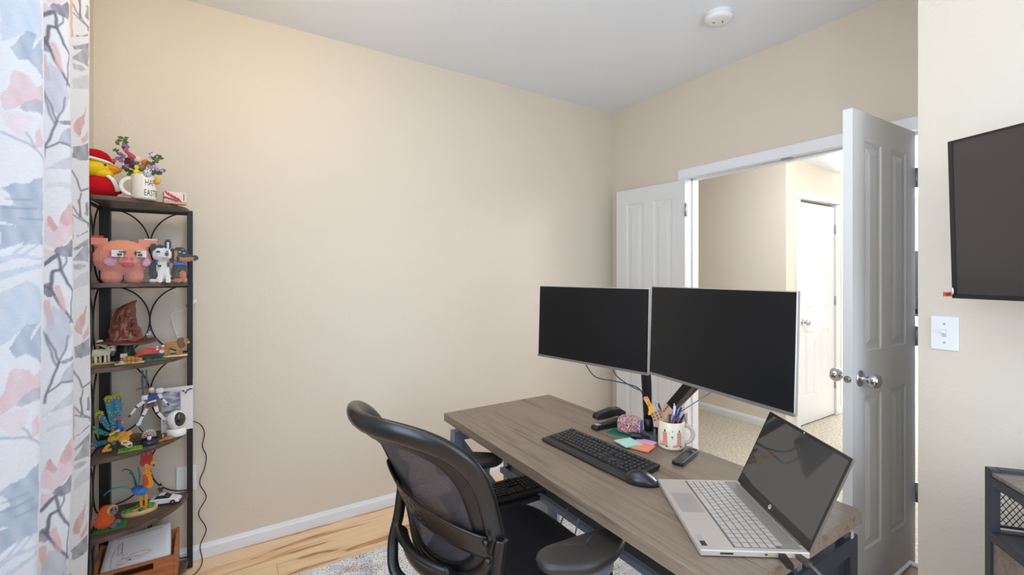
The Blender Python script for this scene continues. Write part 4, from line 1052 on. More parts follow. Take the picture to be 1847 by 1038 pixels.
for k in range(-10, 30):
    for sg in (1, -1):
        x0 = .022+k*step; zz0 = pz0; x1 = x0+hh*.72; zz1 = pz1
        if sg < 0: xa, xb = x1, x0
        else: xa, xb = x0, x1
        # clip to the opening
        def cl_(xa, za, xb, zb):
            lo, hi = .022, Lb-.022; P = []
            if (xa < lo and xb < lo) or (xa > hi and xb > hi): return None
            def at(x): return za+(zb-za)*(x-xa)/(xb-xa)
            A_ = (min(max(xa, lo), hi)); B_ = (min(max(xb, lo), hi)); return (A_, at(A_), B_, at(B_))
        c = cl_(xa, zz0, xb, zz1)
        if c and abs(c[0]-c[2]) > .003: mb.tube([(c[0], -.006, c[1]), (c[2], -.006, c[3])], .0010, 5)
mb.beam((.022, -.006, pz0), (Lb-.022, -.006, pz0), .004, .006)
mb.build('wire_mesh', mat((40, 42, 46), .4, .5), t)
lb('side_board', [(.006, .016, -La+.022, -.022, .06, .676)], cabwood, .001)
lb('back_board', [(.022, Lb-.022, -.016, -.008, .06, .676)], cabwood, 0)
lb('bottom_shelf', [(.022, Lb-.022, -La+.022, -.022, .06, .07)], cabwood, 0)

t = thing('open_box', 'white rimmed box with a brown inside on the floor by the right door leaf hinge', 'box', (2.295, .652, 0))
mb = MB(); w, d, h = .27, .104, .200
for x, y, sx, sy in ((0, -d/2+.006, w, .012), (0, d/2-.006, w, .012), (-w/2+.006, 0, .012, d-.024), (w/2-.012, 0, .024, d-.024)): mb.box((x, y, h/2), (sx, sy, h))
mb.box((0, 0, .006), (w-.02, d-.02, .012)); mb.build('box_wall', mat((240, 240, 242), .5), t, bevel=.001)
mb = MB(); mb.box((-.008, .0, .104), (w-.040, d-.026, .180)); mb.build('brown_insert', wood_mat('brown_insert', [(.3, (140, 92, 58)), (.7, (176, 124, 84))]), t, bevel=.002)

# loft objects glimpsed past the hinge of the right door leaf
t = thing('loft_table', 'pale table in the loft glimpsed through the gap at the door hinge', 'table', (7.2, 2.02, 0), 15)
mb = MB(); mb.box((0, 0, .88), (.5, 1.1, .03)); mb.build('table_top', mat((230, 230, 228), .5), t, bevel=.004)
for x in (-.22, .22):
    for y in (-.5, .5):
        mb = MB(); mb.box((x, y, .432), (.04, .04, .865)); mb.build('leg', mat((205, 205, 205), .5), t)
t = thing('loft_monitor', 'dark screen standing on the loft table, glimpsed past the door hinge', 'monitor', (7.2, 2.02, .896), 15)
mb = MB(); mb.box((0, 0, .52), (.03, .60, .56)); mb.build('screen_body', mat((50, 54, 62), .3), t, bevel=.006)
mb = MB(); mb.box((0, 0, .01), (.18, .26, .02)); mb.cyl((0, 0, .02), (0, 0, .26), .02); mb.build('stand', BLK, t)

# ================================================================== DESK TOP SMALL THINGS
# stapler
t = thing('stapler', 'black stapler with a silver label plate on the back of the desk', 'stapler', (1.405, 1.425, DZ), -5)
mb = MB()
mb.prism([(-.085, .002), (-.085, .012), (-.078, .020), (-.03, .021), (.05, .030), (.075, .030), (.080, .002)], -.019, .019, fn=lambda x, y, z: (x, z, y)); mb.build('base', BLK, t, bevel=.004)
mb = MB(); mb.prism([(-.078, .046), (-.078, .062), (-.066, .070), (.01, .082), (.05, .080), (.080, .062), (.088, .030), (.06, .030), (.045, .048)], -.018, .018, fn=lambda x, y, z: (x, z, y)); mb.build('top_arm', BLK, t, bevel=.005, seg=3)
mb = MB(); mb.prism([(-.070, .040), (-.070, .047), (.04, .050), (.055, .040)], -.008, .008, fn=lambda x, y, z: (x, z, y)); mb.build('staple_rail', CHROME, t)
mb = MB(); mb.box((-.062, 0, .0213), (.022, .024, .0006)); mb.build('label_plate', mat((185, 185, 188), .4), t)
# patterned pouch
def confetti(name, cols, scale):
    m, nt, b = principled(name); N, L = nt.nodes, nt.links
    tc = N.new('ShaderNodeTexCoord'); v = N.new('ShaderNodeTexVoronoi'); v.inputs['Scale'].default_value = scale; L.new(tc.outputs['Object'], v.inputs['Vector'])
    sp = N.new('ShaderNodeSeparateColor'); L.new(v.outputs['Color'], sp.inputs[0])
    r = ramp(N, [(i/(len(cols)), c) for i, c in enumerate(cols)], 'CONSTANT'); L.new(sp.outputs[0], r.inputs[0]); L.new(r.outputs[0], b.inputs['Base Color']); b.inputs['Roughness'].default_value = .6
    return m
t = thing('patterned_pouch', 'small rounded pouch with a busy orange and lilac scribble print beside the stapler', 'pouch', (1.425, 1.325, DZ+.002), 25)
mb = MB(); mb.ell((0, 0, .034), (.036, .048, .034), 24, 16, sq=.45); mb.build('pouch_body', [confetti('scribble_print', [(176, 100, 86), (214, 176, 168), (128, 70, 78), (206, 134, 104), (72, 64, 98), (196, 184, 196)], 330)], t)
mb = MB(); mb.ell((.002, -.0472, .034), (.028, .004, .028), 20, 10, sq=.5); mb.build('pouch_end', confetti('lilac_print', [(196, 186, 226), (150, 140, 190), (224, 220, 240), (120, 100, 150)], 300), t)
t = thing('green_card', 'dark green card lying under the patterned pouch', 'card', (1.40, 1.335, DZ), 20)
mb = MB(); mb.box((0, 0, .0008), (.075, .12, .0016)); mb.build('card_sheet', mat((28, 110, 88), .4), t)
# black clip
t = thing('binder_clip', 'small black cylinder clip lying before the arm clamp', 'clip', (1.395, 1.262, DZ), -50)
mb = MB(); mb.cyl((-.022, 0, .013), (.022, 0, .013), .013); mb.build('clip_body', BLK, t, bevel=.002)
mb = MB(); mb.beam((.02, 0, .012), (.05, .004, .010), .008, .008); mb.ell((.056, .005, .010), (.010, .008, .008), 12, 8); mb.build('clip_tail', BLK, t)
# sticky notes
def pad(label, px, py, rz, col, h, size=.076, z=0.0):
    x, y, _ = onZ(px, py, DZ+z+h)
    t = thing('sticky_note_pad', label, 'sticky notes', (x, y, DZ+z), rz)
    mb = MB(); mb.box((0, 0, h/2), (size, size, h)); mb.build('note_block', mat(col, .7), t)
    mb = MB(); mb.box((0, 0, h+.0003), (size*.985, size*.985, .0004)); mb.build('top_sheet', mat(tuple(min(255, int(v*1.03)) for v in col), .7), t)
    return t
pad('lilac sticky note pad, half covered by the orange one', 1162, 799, 18, (214, 172, 206), .003)
pad('orange sticky note pad beside the boot mug', 1159, 806, 20, (236, 138, 108), .0035, .074, .0036)
pad('mint green sticky note pad nearest the keyboard', 1133, 798, -9, (168, 208, 190), .0035, .078, .0080)
# remote
t = thing('remote_control', 'slim black remote control at the back edge of the desk by the mug', 'remote', (1.392, 1.030, DZ+.001), 16)
mb = MB(); mb.box((0, 0, .008), (.160, .040, .016)); mb.build('remote_body', mat((24, 25, 28), .28), t, bevel=.006, seg=3)
mb = MB(); mb.lathe([(.009, .0161), (.0145, .0161), (.0145, .0168), (.009, .0168)], (.040, 0, 0), 24); mb.build('ring_button', mat((20, 20, 22), .3), t)
for x, y in ((.066, .010), (.066, -.010), (.018, .011), (.018, -.011), (.006, .011), (.006, -.011), (.040, 0)):
    mb = MB(); mb.cyl((x, y, .0155), (x, y, .0170), .0038, n=14); mb.build('button', mat((18, 18, 20), .3), t)

# mug with cowboy boots
def mug(name, label, loc, r, h, rz, body, handle_ang, handle_mat, hscale=1.0):
    t = thing(name, label, 'mug', loc, rz)
    mb = MB(); mb.lathe([(0, 0), (r*.86, 0), (r*.97, .004), (r, .010), (r, h-.003), (r-.0015, h), (r-.004, h-.003), (r-.004, .008), (0, .006)], n=48); mb.build('mug_body', body, t)
    a = math.radians(handle_ang); pts = []
    for k in range(15):
        u = -math.pi/2+math.pi*k/14; rr_ = r-.003+.030*hscale*math.cos(u); pts.append((rr_*math.cos(a), rr_*math.sin(a), h*.50+h*.33*math.sin(u)))
    mb = MB(); mb.tube(pts, 1, 12, flat=(.0055, .0080)); mb.build('handle', handle_mat, t)
    return t
mc = (1.446, 1.134, DZ); MRd, MH = .0485, .104
vdir = math.atan2(-mc[1], -mc[0])   # direction to the camera
cream = mat((231, 222, 198), .3, name='cream_glaze')
t = mug('boot_mug', 'cream mug printed with pink cowboy boots and full of pens', mc, MRd, MH, 0, cream, math.degrees(vdir)+100, mat((190, 172, 168), .35), 1.15)
def on_mug(ang0, r, w):
    def f(x, y): a = ang0+x/r; return ((r+.0004)*math.cos(a), (r+.0004)*math.sin(a), y)
    return f
boot = [(-.005, .050), (.0055, .050), (.0060, .022), (.0068, .012), (.0066, .004), (.0030, .004), (.0022, .007), (-.006, .003), (-.0135, .0035), (-.0140, .006), (-.006, .012), (-.0045, .022)]
def fan(mb, poly, f, step=.002):
    # triangulate through horizontal strips so the decal follows the curve
    ys = sorted({round(y, 5) for _, y in poly}); yy = []
    for a, b in zip(ys, ys[1:]):
        k = max(1, int((b-a)/.003)); yy += [a+(b-a)*i/k for i in range(k)]
    yy.append(ys[-1])
    def span(y):
        xs = []
        for i in range(len(poly)):
            (x0, y0), (x1, y1) = poly[i], poly[(i+1) % len(poly)]
            if (y0 <= y < y1) or (y1 <= y < y0): xs.append(x0+(x1-x0)*(y-y0)/(y1-y0))
        xs.sort(); return xs
    for a, b in zip(yy, yy[1:]):
        sa, sb = span(a+1e-6), span(b-1e-6)
        for k in range(0, min(len(sa), len(sb))-1, 2):
            n = 4; lo = [f(sa[k]+(sa[k+1]-sa[k])*i/n, a) for i in range(n+1)]; hi = [f(sb[k]+(sb[k+1]-sb[k])*i/n, b) for i in range(n+1)]
            mb.add(lo+hi, [(i, i+1, n+2+i, n+1+i) for i in range(n)])
for da, sc in ((-.50, 1.12), (.60, 1.12)):   # the two boots seen from the front
    f = on_mug(vdir+da, MRd, 1); z0 = .014; sx_ = 1.7
    mb = MB(); fan(mb, [(x*sx_, z0+y*sc) for x, y in boot], f); mb.build('boot_print', mat((214, 150, 142), .5), t)
    mb = MB(); fan(mb, [(x*sx_, z0+y*sc) for x, y in [(.0065, .0035), (.0068, .0), (.0018, .0), (.0022, .0045)]], lambda x, y: on_mug(vdir+da, MRd+.0002, 1)(x, y)); fan(mb, [(x*sx_, z0+y*sc) for x, y in [(-.0012, .050), (.0020, .050), (.0016, .058), (-.0008, .058)]], f); fan(mb, [(x*sx_, z0+y*sc) for x, y in [(-.0140, .0038), (-.0060, .0030), (.0022, .0070), (.0022, .0056), (-.0055, .0012), (-.0138, .0018)]], f); mb.build('boot_outline', mat((52, 34, 34), .5), t)
    mb = MB()
    for zz in (.018, .026, .034, .042): fan(mb, [(-.0035*sx_, z0+zz*sc), (.0045*sx_, z0+zz*sc), (.0045*sx_, z0+(zz+.0012)*sc), (-.0035*sx_, z0+(zz+.0012)*sc)], lambda x, y: on_mug(vdir+da, MRd+.0002, 1)(x, y))
    mb.build('boot_stitching', mat((178, 92, 92), .5), t)
for da, zz, rr_ in ((-.18, .066, .0022), (.10, .074, .0034), (-.02, .040, .0022), (-.20, .018, .0026), (.95, .050, .0026), (.96, .016, .0032), (-.85, .03, .0026)):
    mb = MB(); fan(mb, [(rr_*(1 if k % 2 else .6)*math.cos(math.pi*k/5), zz+rr_*(1 if k % 2 else .6)*math.sin(math.pi*k/5)) for k in range(10)], on_mug(vdir+da, MRd, 1)); mb.build('star_print', mat((158, 138, 74), .5), t)
mb = MB()
for q in ([(-.004, .052), (.002, .056), (.003, .054), (-.002, .050)], [(.0, .056), (.003, .046), (.0015, .045), (-.0015, .055)], [(.004, .055), (.0055, .050), (.0045, .050), (.003, .055)]): fan(mb, q, on_mug(vdir+.07, MRd, 1))
mb.build('scribble_print', mat((70, 66, 50), .5), t)
# pens and things standing in the mug: pixel of the tip decides where each leans
def lean(px, py, depth_off=0):
    # point at about mug distance seen at this pixel
    dd = mc[0]*KC+mc[1]*KS+depth_off; D = ray(px, py); return Vector((D[0]*dd, D[1]*dd, HC+D[2]*dd))
def pen(name, label, tip, off, r, m, m2=None, cat='pen', clip=True):
    top = lean(*tip); bot = Vector((mc[0]+off[0], mc[1]+off[1], mc[2]+.012)); d = (top-bot); L = d.length
    t = thing(name, label, cat, tuple(bot)); q = d.normalized()
    mb = MB(); mb.cyl((0, 0, 0), tuple(q*L*.93), r, r, 12); mb.build('barrel', m, t)
    mb = MB(); mb.cyl(tuple(q*L*.93), tuple(q*L), r*.8, r*.7, 12); mb.build('cap', m2 or m, t)
    if clip:
        u, v = basis_for(q); mb = MB(); a = q*L*.70+v*(r+.001); b = q*L*.94+v*(r+.001); mb.beam(tuple(a), tuple(b), .003, .0012); mb.build('clip', m2 or m, t)
    return t
navy = mat((38, 48, 96), .35); blu = mat((44, 62, 130), .35)
pen('pen', 'navy pen with a clip standing left in the boot mug', (1188, 728), (-.012, .012), .0045, navy)
pen('pen', 'thin silver pen leaning far left in the boot mug', (1181, 724), (.008, -.006), .0032, mat((190, 190, 196), .3, .6))
pen('pen', 'blue capped pen at the right rear of the boot mug', (1221, 737), (-.010, .010), .0048, blu)
pen('pen', 'rightmost tall blue pen in the boot mug', (1229, 735), (.0, .014), .0048, blu)
pen('pen', 'short dark pen at the right rim of the boot mug', (1234, 748), (.008, .012), .0042, BLK)
pen('marker', 'white capped marker behind the brown card in the boot mug', (1217, 728), (.012, .0), .0052, mat((235, 236, 240), .35), cat='marker', clip=False)
pen('pen', 'black pen with a silver clip leaning before the brown card', (1208, 745), (-.012, .002), .0038, BLK, CHROME)
pen('pen', 'black and red pen at the front of the boot mug', (1219, 756), (-.014, -.004), .0040, BLK, mat((190, 50, 60), .4))
pen('pen', 'short pink topped pen at the front rim of the boot mug', (1224, 760), (-.006, -.008), .0038, mat((190, 70, 84), .4))
def card(label, quad, m, motif, dep):
    P = [lean(px, py, dep) for px, py in quad]; o = (P[0]+P[1]+P[2]+P[3])/4; t = thing('paper_card', label, 'card', tuple(o))
    nrm = (P[1]-P[0]).cross(P[3]-P[0]).normalized(); nrm = -nrm if nrm.dot(o-Vector((0, 0, HC))) > 0 else nrm; Q = [p-o for p in P]
    mb = MB(); mb.add([tuple(p) for p in Q]+[tuple(p-nrm*.0008) for p in Q], [(0, 1, 2, 3), (7, 6, 5, 4), (0, 4, 5, 1), (1, 5, 6, 2), (2, 6, 7, 3), (3, 7, 4, 0)]); mb.build('card_sheet', m, t)
    mb = MB()
    for a in (.16, .5, .84):
        for b in (.12, .32, .52):
            p = (Q[0].lerp(Q[1], a)).lerp(Q[3].lerp(Q[2], a), b)+nrm*.0007; u = (Q[1]-Q[0]).normalized()*.004; v = (Q[3]-Q[0]).normalized()*.004
            mb.add([tuple(p-u-v), tuple(p+u-v), tuple(p+u+v), tuple(p-u+v)], [(0, 1, 2, 3)])
    mb.build('square_motif', motif, t)
kraft = mat((196, 156, 126), .8); kdark = mat((128, 92, 76), .8)
card('brown kraft card with dark square motifs standing upright in the boot mug', [(1201, 727), (1231, 757), (1212, 784), (1186, 744)], kraft, kdark, .004)
card('smaller brown patterned card at the left rim of the boot mug', [(1173, 746), (1190, 738), (1200, 764), (1184, 772)], kraft, kdark, -.004)
t = thing('boot_pen', 'yellow and orange cowboy boot topped pen leaning out of the boot mug', 'pen', tuple(lean(1172, 735)))
bt = [(-.008, .030), (-.003, .034), (.006, .031), (.007, .010), (.010, -.004), (.012, -.012), (.004, -.014), (-.004, -.018), (-.010, -.022), (-.013, -.018), (-.006, -.008), (-.004, .004)]
rv = Vector((KS, -KC, 0)); ur = Vector((0, 0, 1)); fw = Vector((KC, KS, 0))
def bp(x, y, z): return tuple(rv*(x*1.3)+ur*y*1.3+fw*z)
rot = math.radians(22); R2 = lambda x, y: (x*math.cos(rot)-y*math.sin(rot), x*math.sin(rot)+y*math.cos(rot))
mb = MB(); mb.prism([R2(x, y) for x, y in bt], -.004, .004, fn=bp); mb.build('boot_topper', mat((232, 172, 62), .4), t, bevel=.001)
mb = MB(); mb.prism([R2(x, y) for x, y in [(-.008, .030), (-.003, .034), (.006, .031), (.0065, .023), (-.0072, .022)]], -.0045, .0045, fn=bp); mb.build('orange_cuff', mat((224, 138, 110), .4), t)
mb = MB()
for y in (.016, .010, .004): mb.prism([R2(x, yy) for x, yy in [(-.003, y), (.004, y+.001), (.004, y+.003), (-.003, y+.002)]], -.0046, -.004, fn=bp)
mb.build('brown_stitching', mat((120, 60, 30), .5), t)
base_t = Vector(lean(1172, 735)); tip_ = Vector((mc[0]+.004, mc[1]+.006, mc[2]+.02))-base_t
mb = MB(); mb.cyl(tuple(Vector(bp(*R2(.004, -.008), 0))), tuple(tip_), .003, n=10); mb.build('barrel', mat((210, 205, 200), .4), t)

# ================================================================== THINGS ON THE CORNER SHELF
PLAST = {}
def pm(c, rough=.32):
    k = (c, rough)
    if k not in PLAST: PLAST[k] = mat(c, rough, name='toy_plastic')
    return PLAST[k]
def sp(px, f, z):
    D = ray(px, 496); return (D[0]*f, D[1]*f, z)
def vox(parent, shapes, h, smooth_off=(0, 0, 0), prefix=''):
    """brick-built figure: shapes are (part, colour, kind, params); later shapes win; colour None carves"""
    lo = np.array([9., 9, 9]); hi = -lo
    for s in shapes:
        p = s[3]
        if s[2] == 'e': a, b = np.array(p[0])-np.array(p[1]), np.array(p[0])+np.array(p[1])
        elif s[2] == 'b': a, b = np.array(p[0])-np.array(p[1]), np.array(p[0])+np.array(p[1])
        else:
            r = max(p[2], p[3]); a = np.minimum(p[0], p[1])-r; b = np.maximum(p[0], p[1])+r
        lo = np.minimum(lo, a); hi = np.maximum(hi, b)
    n = np.ceil((hi-lo)/h).astype(int)+2; lo = lo-h*.5
    ax = [lo[i]+(np.arange(n[i])+.5)*h for i in range(3)]
    X, Y, Z = np.meshgrid(*ax, indexing='ij'); lab = -np.ones(X.shape, int)
    rs = np.random.RandomState(3)
    for i, s in enumerate(shapes):
        p = s[3]
        if s[2] == 'e': M = ((X-p[0][0])/p[1][0])**2+((Y-p[0][1])/p[1][1])**2+((Z-p[0][2])/p[1][2])**2 <= 1
        elif s[2] == 'b': M = (abs(X-p[0][0]) <= p[1][0])&(abs(Y-p[0][1]) <= p[1][1])&(abs(Z-p[0][2]) <= p[1][2])
        else:
            a, b = np.array(p[0]), np.array(p[1]); d = b-a; L2 = (d*d).sum()
            t_ = np.clip(((X-a[0])*d[0]+(Y-a[1])*d[1]+(Z-a[2])*d[2])/L2, 0, 1)
            M = (X-a[0]-t_*d[0])**2+(Y-a[1]-t_*d[1])**2+(Z-a[2]-t_*d[2])**2 <= (p[2]+(p[3]-p[2])*t_)**2
        if len(s) > 4: M = M & (lab >= 0) & (rs.rand(*M.shape) < s[4]) if s[4] < 1 else M & (lab >= 0)
        lab[M] = -1 if s[1] is None else i
    parts = {}
    for i, s in enumerate(shapes): parts.setdefault(s[0], []).append(i)
    P = np.pad(lab, 1, constant_values=-1)
    dirs = [((1, 0, 0), [(1, -1, -1), (1, 1, -1), (1, 1, 1), (1, -1, 1)]), ((-1, 0, 0), [(-1, -1, -1), (-1, -1, 1), (-1, 1, 1), (-1, 1, -1)]), ((0, 1, 0), [(-1, 1, -1), (-1, 1, 1), (1, 1, 1), (1, 1, -1)]),
            ((0, -1, 0), [(-1, -1, -1), (1, -1, -1), (1, -1, 1), (-1, -1, 1)]), ((0, 0, 1), [(-1, -1, 1), (1, -1, 1), (1, 1, 1), (-1, 1, 1)]), ((0, 0, -1), [(-1, -1, -1), (-1, 1, -1), (1, 1, -1), (1, -1, -1)])]
    out = []
    for part, ids in parts.items():
        cols = sorted({shapes[i][1] for i in ids if shapes[i][1] is not None}); mb = MB(); g = h/2
        for i, j, k in np.argwhere(np.isin(lab, ids)):
            l = lab[i, j, k]; mi = cols.index(shapes[l][1]); c = (ax[0][i], ax[1][j], ax[2][k])
            for d, q in dirs:
                if P[i+1+d[0], j+1+d[1], k+1+d[2]] >= 0: continue
                vs = [tuple(c[a]+g*v[a]*(1 if d[a] else .90) for a in range(3)) for v in q]
                b = len(mb.v); mb.v += vs; mb.f.append((b, b+1, b+2, b+3)); mb.m.append(mi); mb.sm.append(False)
        if not mb.v: continue
        o = mb.build(prefix+part, [pm(c) for c in cols], parent); out.append(o)
    return out
WHT, BK = (236, 234, 230), (17, 17, 19)
def plate(parent, c, w, d, h, m, name='base_plate'):
    mb = MB(); mb.box((c[0], c[1], c[2]+h/2), (w, d, h))
    for i in range(int(w/.008)):
        for j in range(int(d/.008)):
            x = c[0]-w/2+.004+i*.008; y = c[1]-d/2+.004+j*.008
            mb.cyl((x, y, c[2]+h), (x, y, c[2]+h+.0012), .0024, n=8)
    return mb.build(name, m, parent)

# ---- top shelf
z = 1.712
t = thing('plush_duck', 'yellow plush duck in a red suit and red hat on the top shelf', 'plush toy', sp(184, 1.865, z), 7)
fuzz = lambda c: mat(c, .95, name='plush_fabric', spec=.15, bump=.5, bscale=500)
mb = MB(); mb.ell((-.004, 0, .050), (.062, .055, .052), 32, 20); mb.build('red_suit', fuzz((190, 24, 34)), t)
mb = MB(); mb.ell((-.014, -.004, .128), (.047, .045, .040), 28, 18); mb.ell((.004, -.010, .105), (.034, .036, .022), 24, 14); mb.build('head', fuzz((238, 202, 40)), t)
mb = MB(); mb.ell((-.018, 0, .174), (.046, .045, .030), 28, 16, R=rotm(0, 8, 0)); mb.ell((.020, -.004, .162), (.022, .026, .014), 20, 12, R=rotm(0, 25, 0)); mb.build('hat', fuzz((184, 20, 32)), t)
mb = MB(); mb.tube([(-.016+.049*math.cos(a), -.002+.047*math.sin(a), .157-.010*math.cos(a)) for a in [2*math.pi*i/32 for i in range(32)]], .0058, 10, closed=True); mb.build('white_hat_trim', fuzz((240, 232, 228)), t)
mb = MB(); mb.ell((.034, -.016, .130), (.030, .019, .014), 20, 12, R=rotm(0, 14, -8)); mb.ell((.032, -.014, .117), (.024, .015, .011), 20, 12, R=rotm(0, -6, -8)); mb.build('beak', fuzz((240, 158, 40)), t)
mb = MB(); mb.ell((.012, -.0435, .137), (.0050, .003, .0042), 14, 8); mb.build('eye', BLK, t)
mb = MB(); mb.tube(smooth_path([(.018, -.036, .096), (.034, -.044, .080), (.044, -.044, .058), (.050, -.036, .034)], 6), 1, 10, flat=(.0075, .004), nrm=lambda i: (1, 0, .4)); mb.build('white_suit_trim', fuzz((242, 232, 228)), t)
mb = MB(); mb.ell((.052, .006, .050), (.014, .018, .022), 16, 10); mb.build('wing', fuzz((176, 22, 32)), t)

ms = sp(260, 1.875, z)
mdir = math.atan2(-ms[1], -ms[0])
EW = mat((233, 227, 217), .3, name='easter_mug_glaze')
t = mug('easter_mug', 'white mug lettered HAPPY EASTER on the top shelf', ms, .0415, .102, 0, EW, math.degrees(mdir)-88, EW, 1.15)
ink = mat((40, 38, 40), .5)
for s, zz in (('HAPPY', .056), ('EASTER', .014)):
    vs, fs = text_verts(s, .036, space=1.0); x0 = min(v[0] for v in vs); x1 = max(v[0] for v in vs)
    mb = MB(); mb.add([on_mug(mdir+.74, .0415, 1)((v[0]-(x0+x1)/2)*.52, zz+v[1]) for v in vs], fs); mb.build('lettering', ink, t)
# what stands in the mug
def leafy(mb, p, s, rs, c=0):
    for k in range(2):
        d = Vector((rs.uniform(-1, 1), rs.uniform(-.6, .6), rs.uniform(-.2, .9))).normalized(); n_ = d.cross(Vector((0, 1, .2))).normalized()*s*.32
        q = Vector(p); mb.add([tuple(q), tuple(q+d*s*.5+n_), tuple(q+d*s), tuple(q+d*s*.5-n_)], [(0, 1, 2, 3)], 0, False)
rs = random.Random(5)
def mpt(px, py, f=1.875):  # world point at this pixel
    D = ray(px, py); return Vector((D[0]*f, D[1]*f, HC+D[2]*f))
o0 = Vector(ms)+Vector((0, 0, .085))
t = thing('flower_bouquet', 'artificial purple and pink blossoms with green leaves rising from the easter mug', 'artificial flowers', tuple(o0))
stems = [[(252, 318), (238, 295), (228, 272), (222, 252)], [(250, 318), (240, 300), (222, 285), (208, 272)], [(255, 318), (245, 298), (238, 282)], [(268, 318), (276, 300), (282, 284), (276, 279)], [(270, 320), (280, 312), (292, 308)], [(248, 320), (236, 312), (224, 304)]]
mb = MB()
for s_ in stems: mb.tube([tuple(p-o0) for p in smooth_path([mpt(*q) for q in s_], 5)], .0011, 6)
mb.build('stem', mat((74, 92, 50), .7), t)
lmb = []
for s_ in stems:
    mb = MB()
    for p in smooth_path([mpt(*q) for q in s_], 5)[3:]: leafy(mb, p-o0, .016, rs)
    mb.build('leaf_sprig', mat((88, 112, 56), .7, noise=.3, nscale=80), t)
mb = MB()
for px, py in ((222, 251), (221, 255), (216, 262), (283, 284), (285, 286), (274, 298), (272, 296), (282, 314), (285, 316), (279, 312), (234, 310), (238, 313)): leafy(mb, mpt(px, py)-o0, .022, rs)
mb.build('foliage', mat((88, 112, 56), .7, noise=.3, nscale=80), t)
for cols, pts in (((150, 104, 168), [(225, 262), (230, 265), (216, 278), (222, 283), (213, 286), (219, 290), (229, 300)]), ((196, 84, 96), [(228, 271), (232, 277), (238, 281), (206, 290), (240, 285), (234, 283)]), ((98, 40, 84), [(230, 288), (235, 291), (239, 296), (234, 300), (228, 294), (240, 302)]), ((184, 150, 196), [(272, 302), (278, 301), (282, 305), (291, 308), (285, 306), (269, 300)]), ((214, 196, 214), [(275, 280), (279, 277), (273, 284)])):
    mb = MB()
    for px, py in pts:
        c = mpt(px+rs.uniform(-1, 1), py, 1.875-rs.uniform(0, .03))-o0
        for k in range(5):
            a = k*1.256; mb.ell(c+Vector((.0042*math.cos(a), -.002, .0042*math.sin(a))), (.0042, .0028, .0042), 8, 6)
    mb.build('blossom', mat(cols, .8), t)
t = thing('chick_toy', 'tiny yellow toy chick perched on the rim of the easter mug', 'toy chick', tuple(mpt(246, 316, 1.85)))
mb = MB(); mb.ell((0, 0, .012), (.0105, .011, .013), 16, 10); mb.build('body', fuzz((236, 214, 60)), t)
mb = MB(); mb.ell((.001, -.002, .031), (.0085, .009, .009), 16, 10); mb.build('head', fuzz((238, 218, 66)), t)
mb = MB(); mb.lathe([(.0025, 0), (0, .006)], (.008, -.006, .031), 8, R=rotm(0, 80, -30)); mb.build('beak', pm((226, 130, 60)), t)
mb = MB(); mb.ell((.003, -.0105, .034), .0012, 8, 6); mb.build('eye', BLK, t)
def egg(label, px, py, f, r, m):
    p = mpt(px, py, f); o = MB().ell((0, 0, 0), (r, r, r*1.28), 20, 12, R=rotm(0, 18, 0)).build('toy_egg', m); o.location = p; tag(o, label, 'toy egg', 'eggs in the easter mug'); return o
def speck():
    m, nt, b = principled('speckled_shell'); N, L = nt.nodes, nt.links; tc = N.new('ShaderNodeTexCoord'); n = N.new('ShaderNodeTexNoise'); n.inputs['Scale'].default_value = 260; n.inputs['Detail'].default_value = 1
    L.new(tc.outputs['Object'], n.inputs[0]); r = ramp(N, [(.56, (216, 218, 222)), (.60, (60, 62, 80))]); L.new(n.outputs[0], r.inputs[0]); L.new(r.outputs[0], b.inputs['Base Color']); return m
egg('white egg with dark speckles at the front of the easter mug', 266, 313, 1.855, .0155, speck())
egg('pale pink egg at the back of the easter mug', 247, 289, 1.89, .0150, mat((226, 190, 190), .5))
egg('orange egg among the leaves of the easter mug', 262, 294, 1.88, .0125, mat((214, 104, 40), .6))
egg('yellow egg hanging at the right side of the easter mug', 284, 327, 1.885, .0115, mat((232, 168, 50), .6))
egg('olive green egg beside the toy chick', 256, 303, 1.875, .0125, mat((132, 130, 62), .7))
t = thing('candy_box', 'small pale see-through box of pink striped candy on the top shelf', 'candy box', sp(309, 1.985, z), 12)
mb = MB(); mb.box((.012, 0, .027), (.080, .040, .050)); mb.build('box_body', mat((224, 208, 194), .3), t, bevel=.002)
mb = MB(); mb.box((.012, 0, .0065), (.082, .042, .012)); mb.build('tan_band', mat((206, 160, 120), .5), t)
for i in range(5):
    mb = MB(); mb.ell((-.018+i*.011, -.021, .043-i*.006), (.0035, .002, .013), 10, 6, R=rotm(0, -35, 0)); mb.build('candy_stripe', mat((206, 60, 78), .4), t)
for i in range(4):
    mb = MB(); mb.ell((-.022+i*.013, -.0215, .024-i*.003), (.008, .002, .005), 10, 6); mb.build('candy', mat((150, 82, 106), .5), t)
mb = MB(); mb.box((.042, -.0205, .032), (.003, .001, .030)); mb.build('printed_line', mat((90, 60, 66), .5), t)

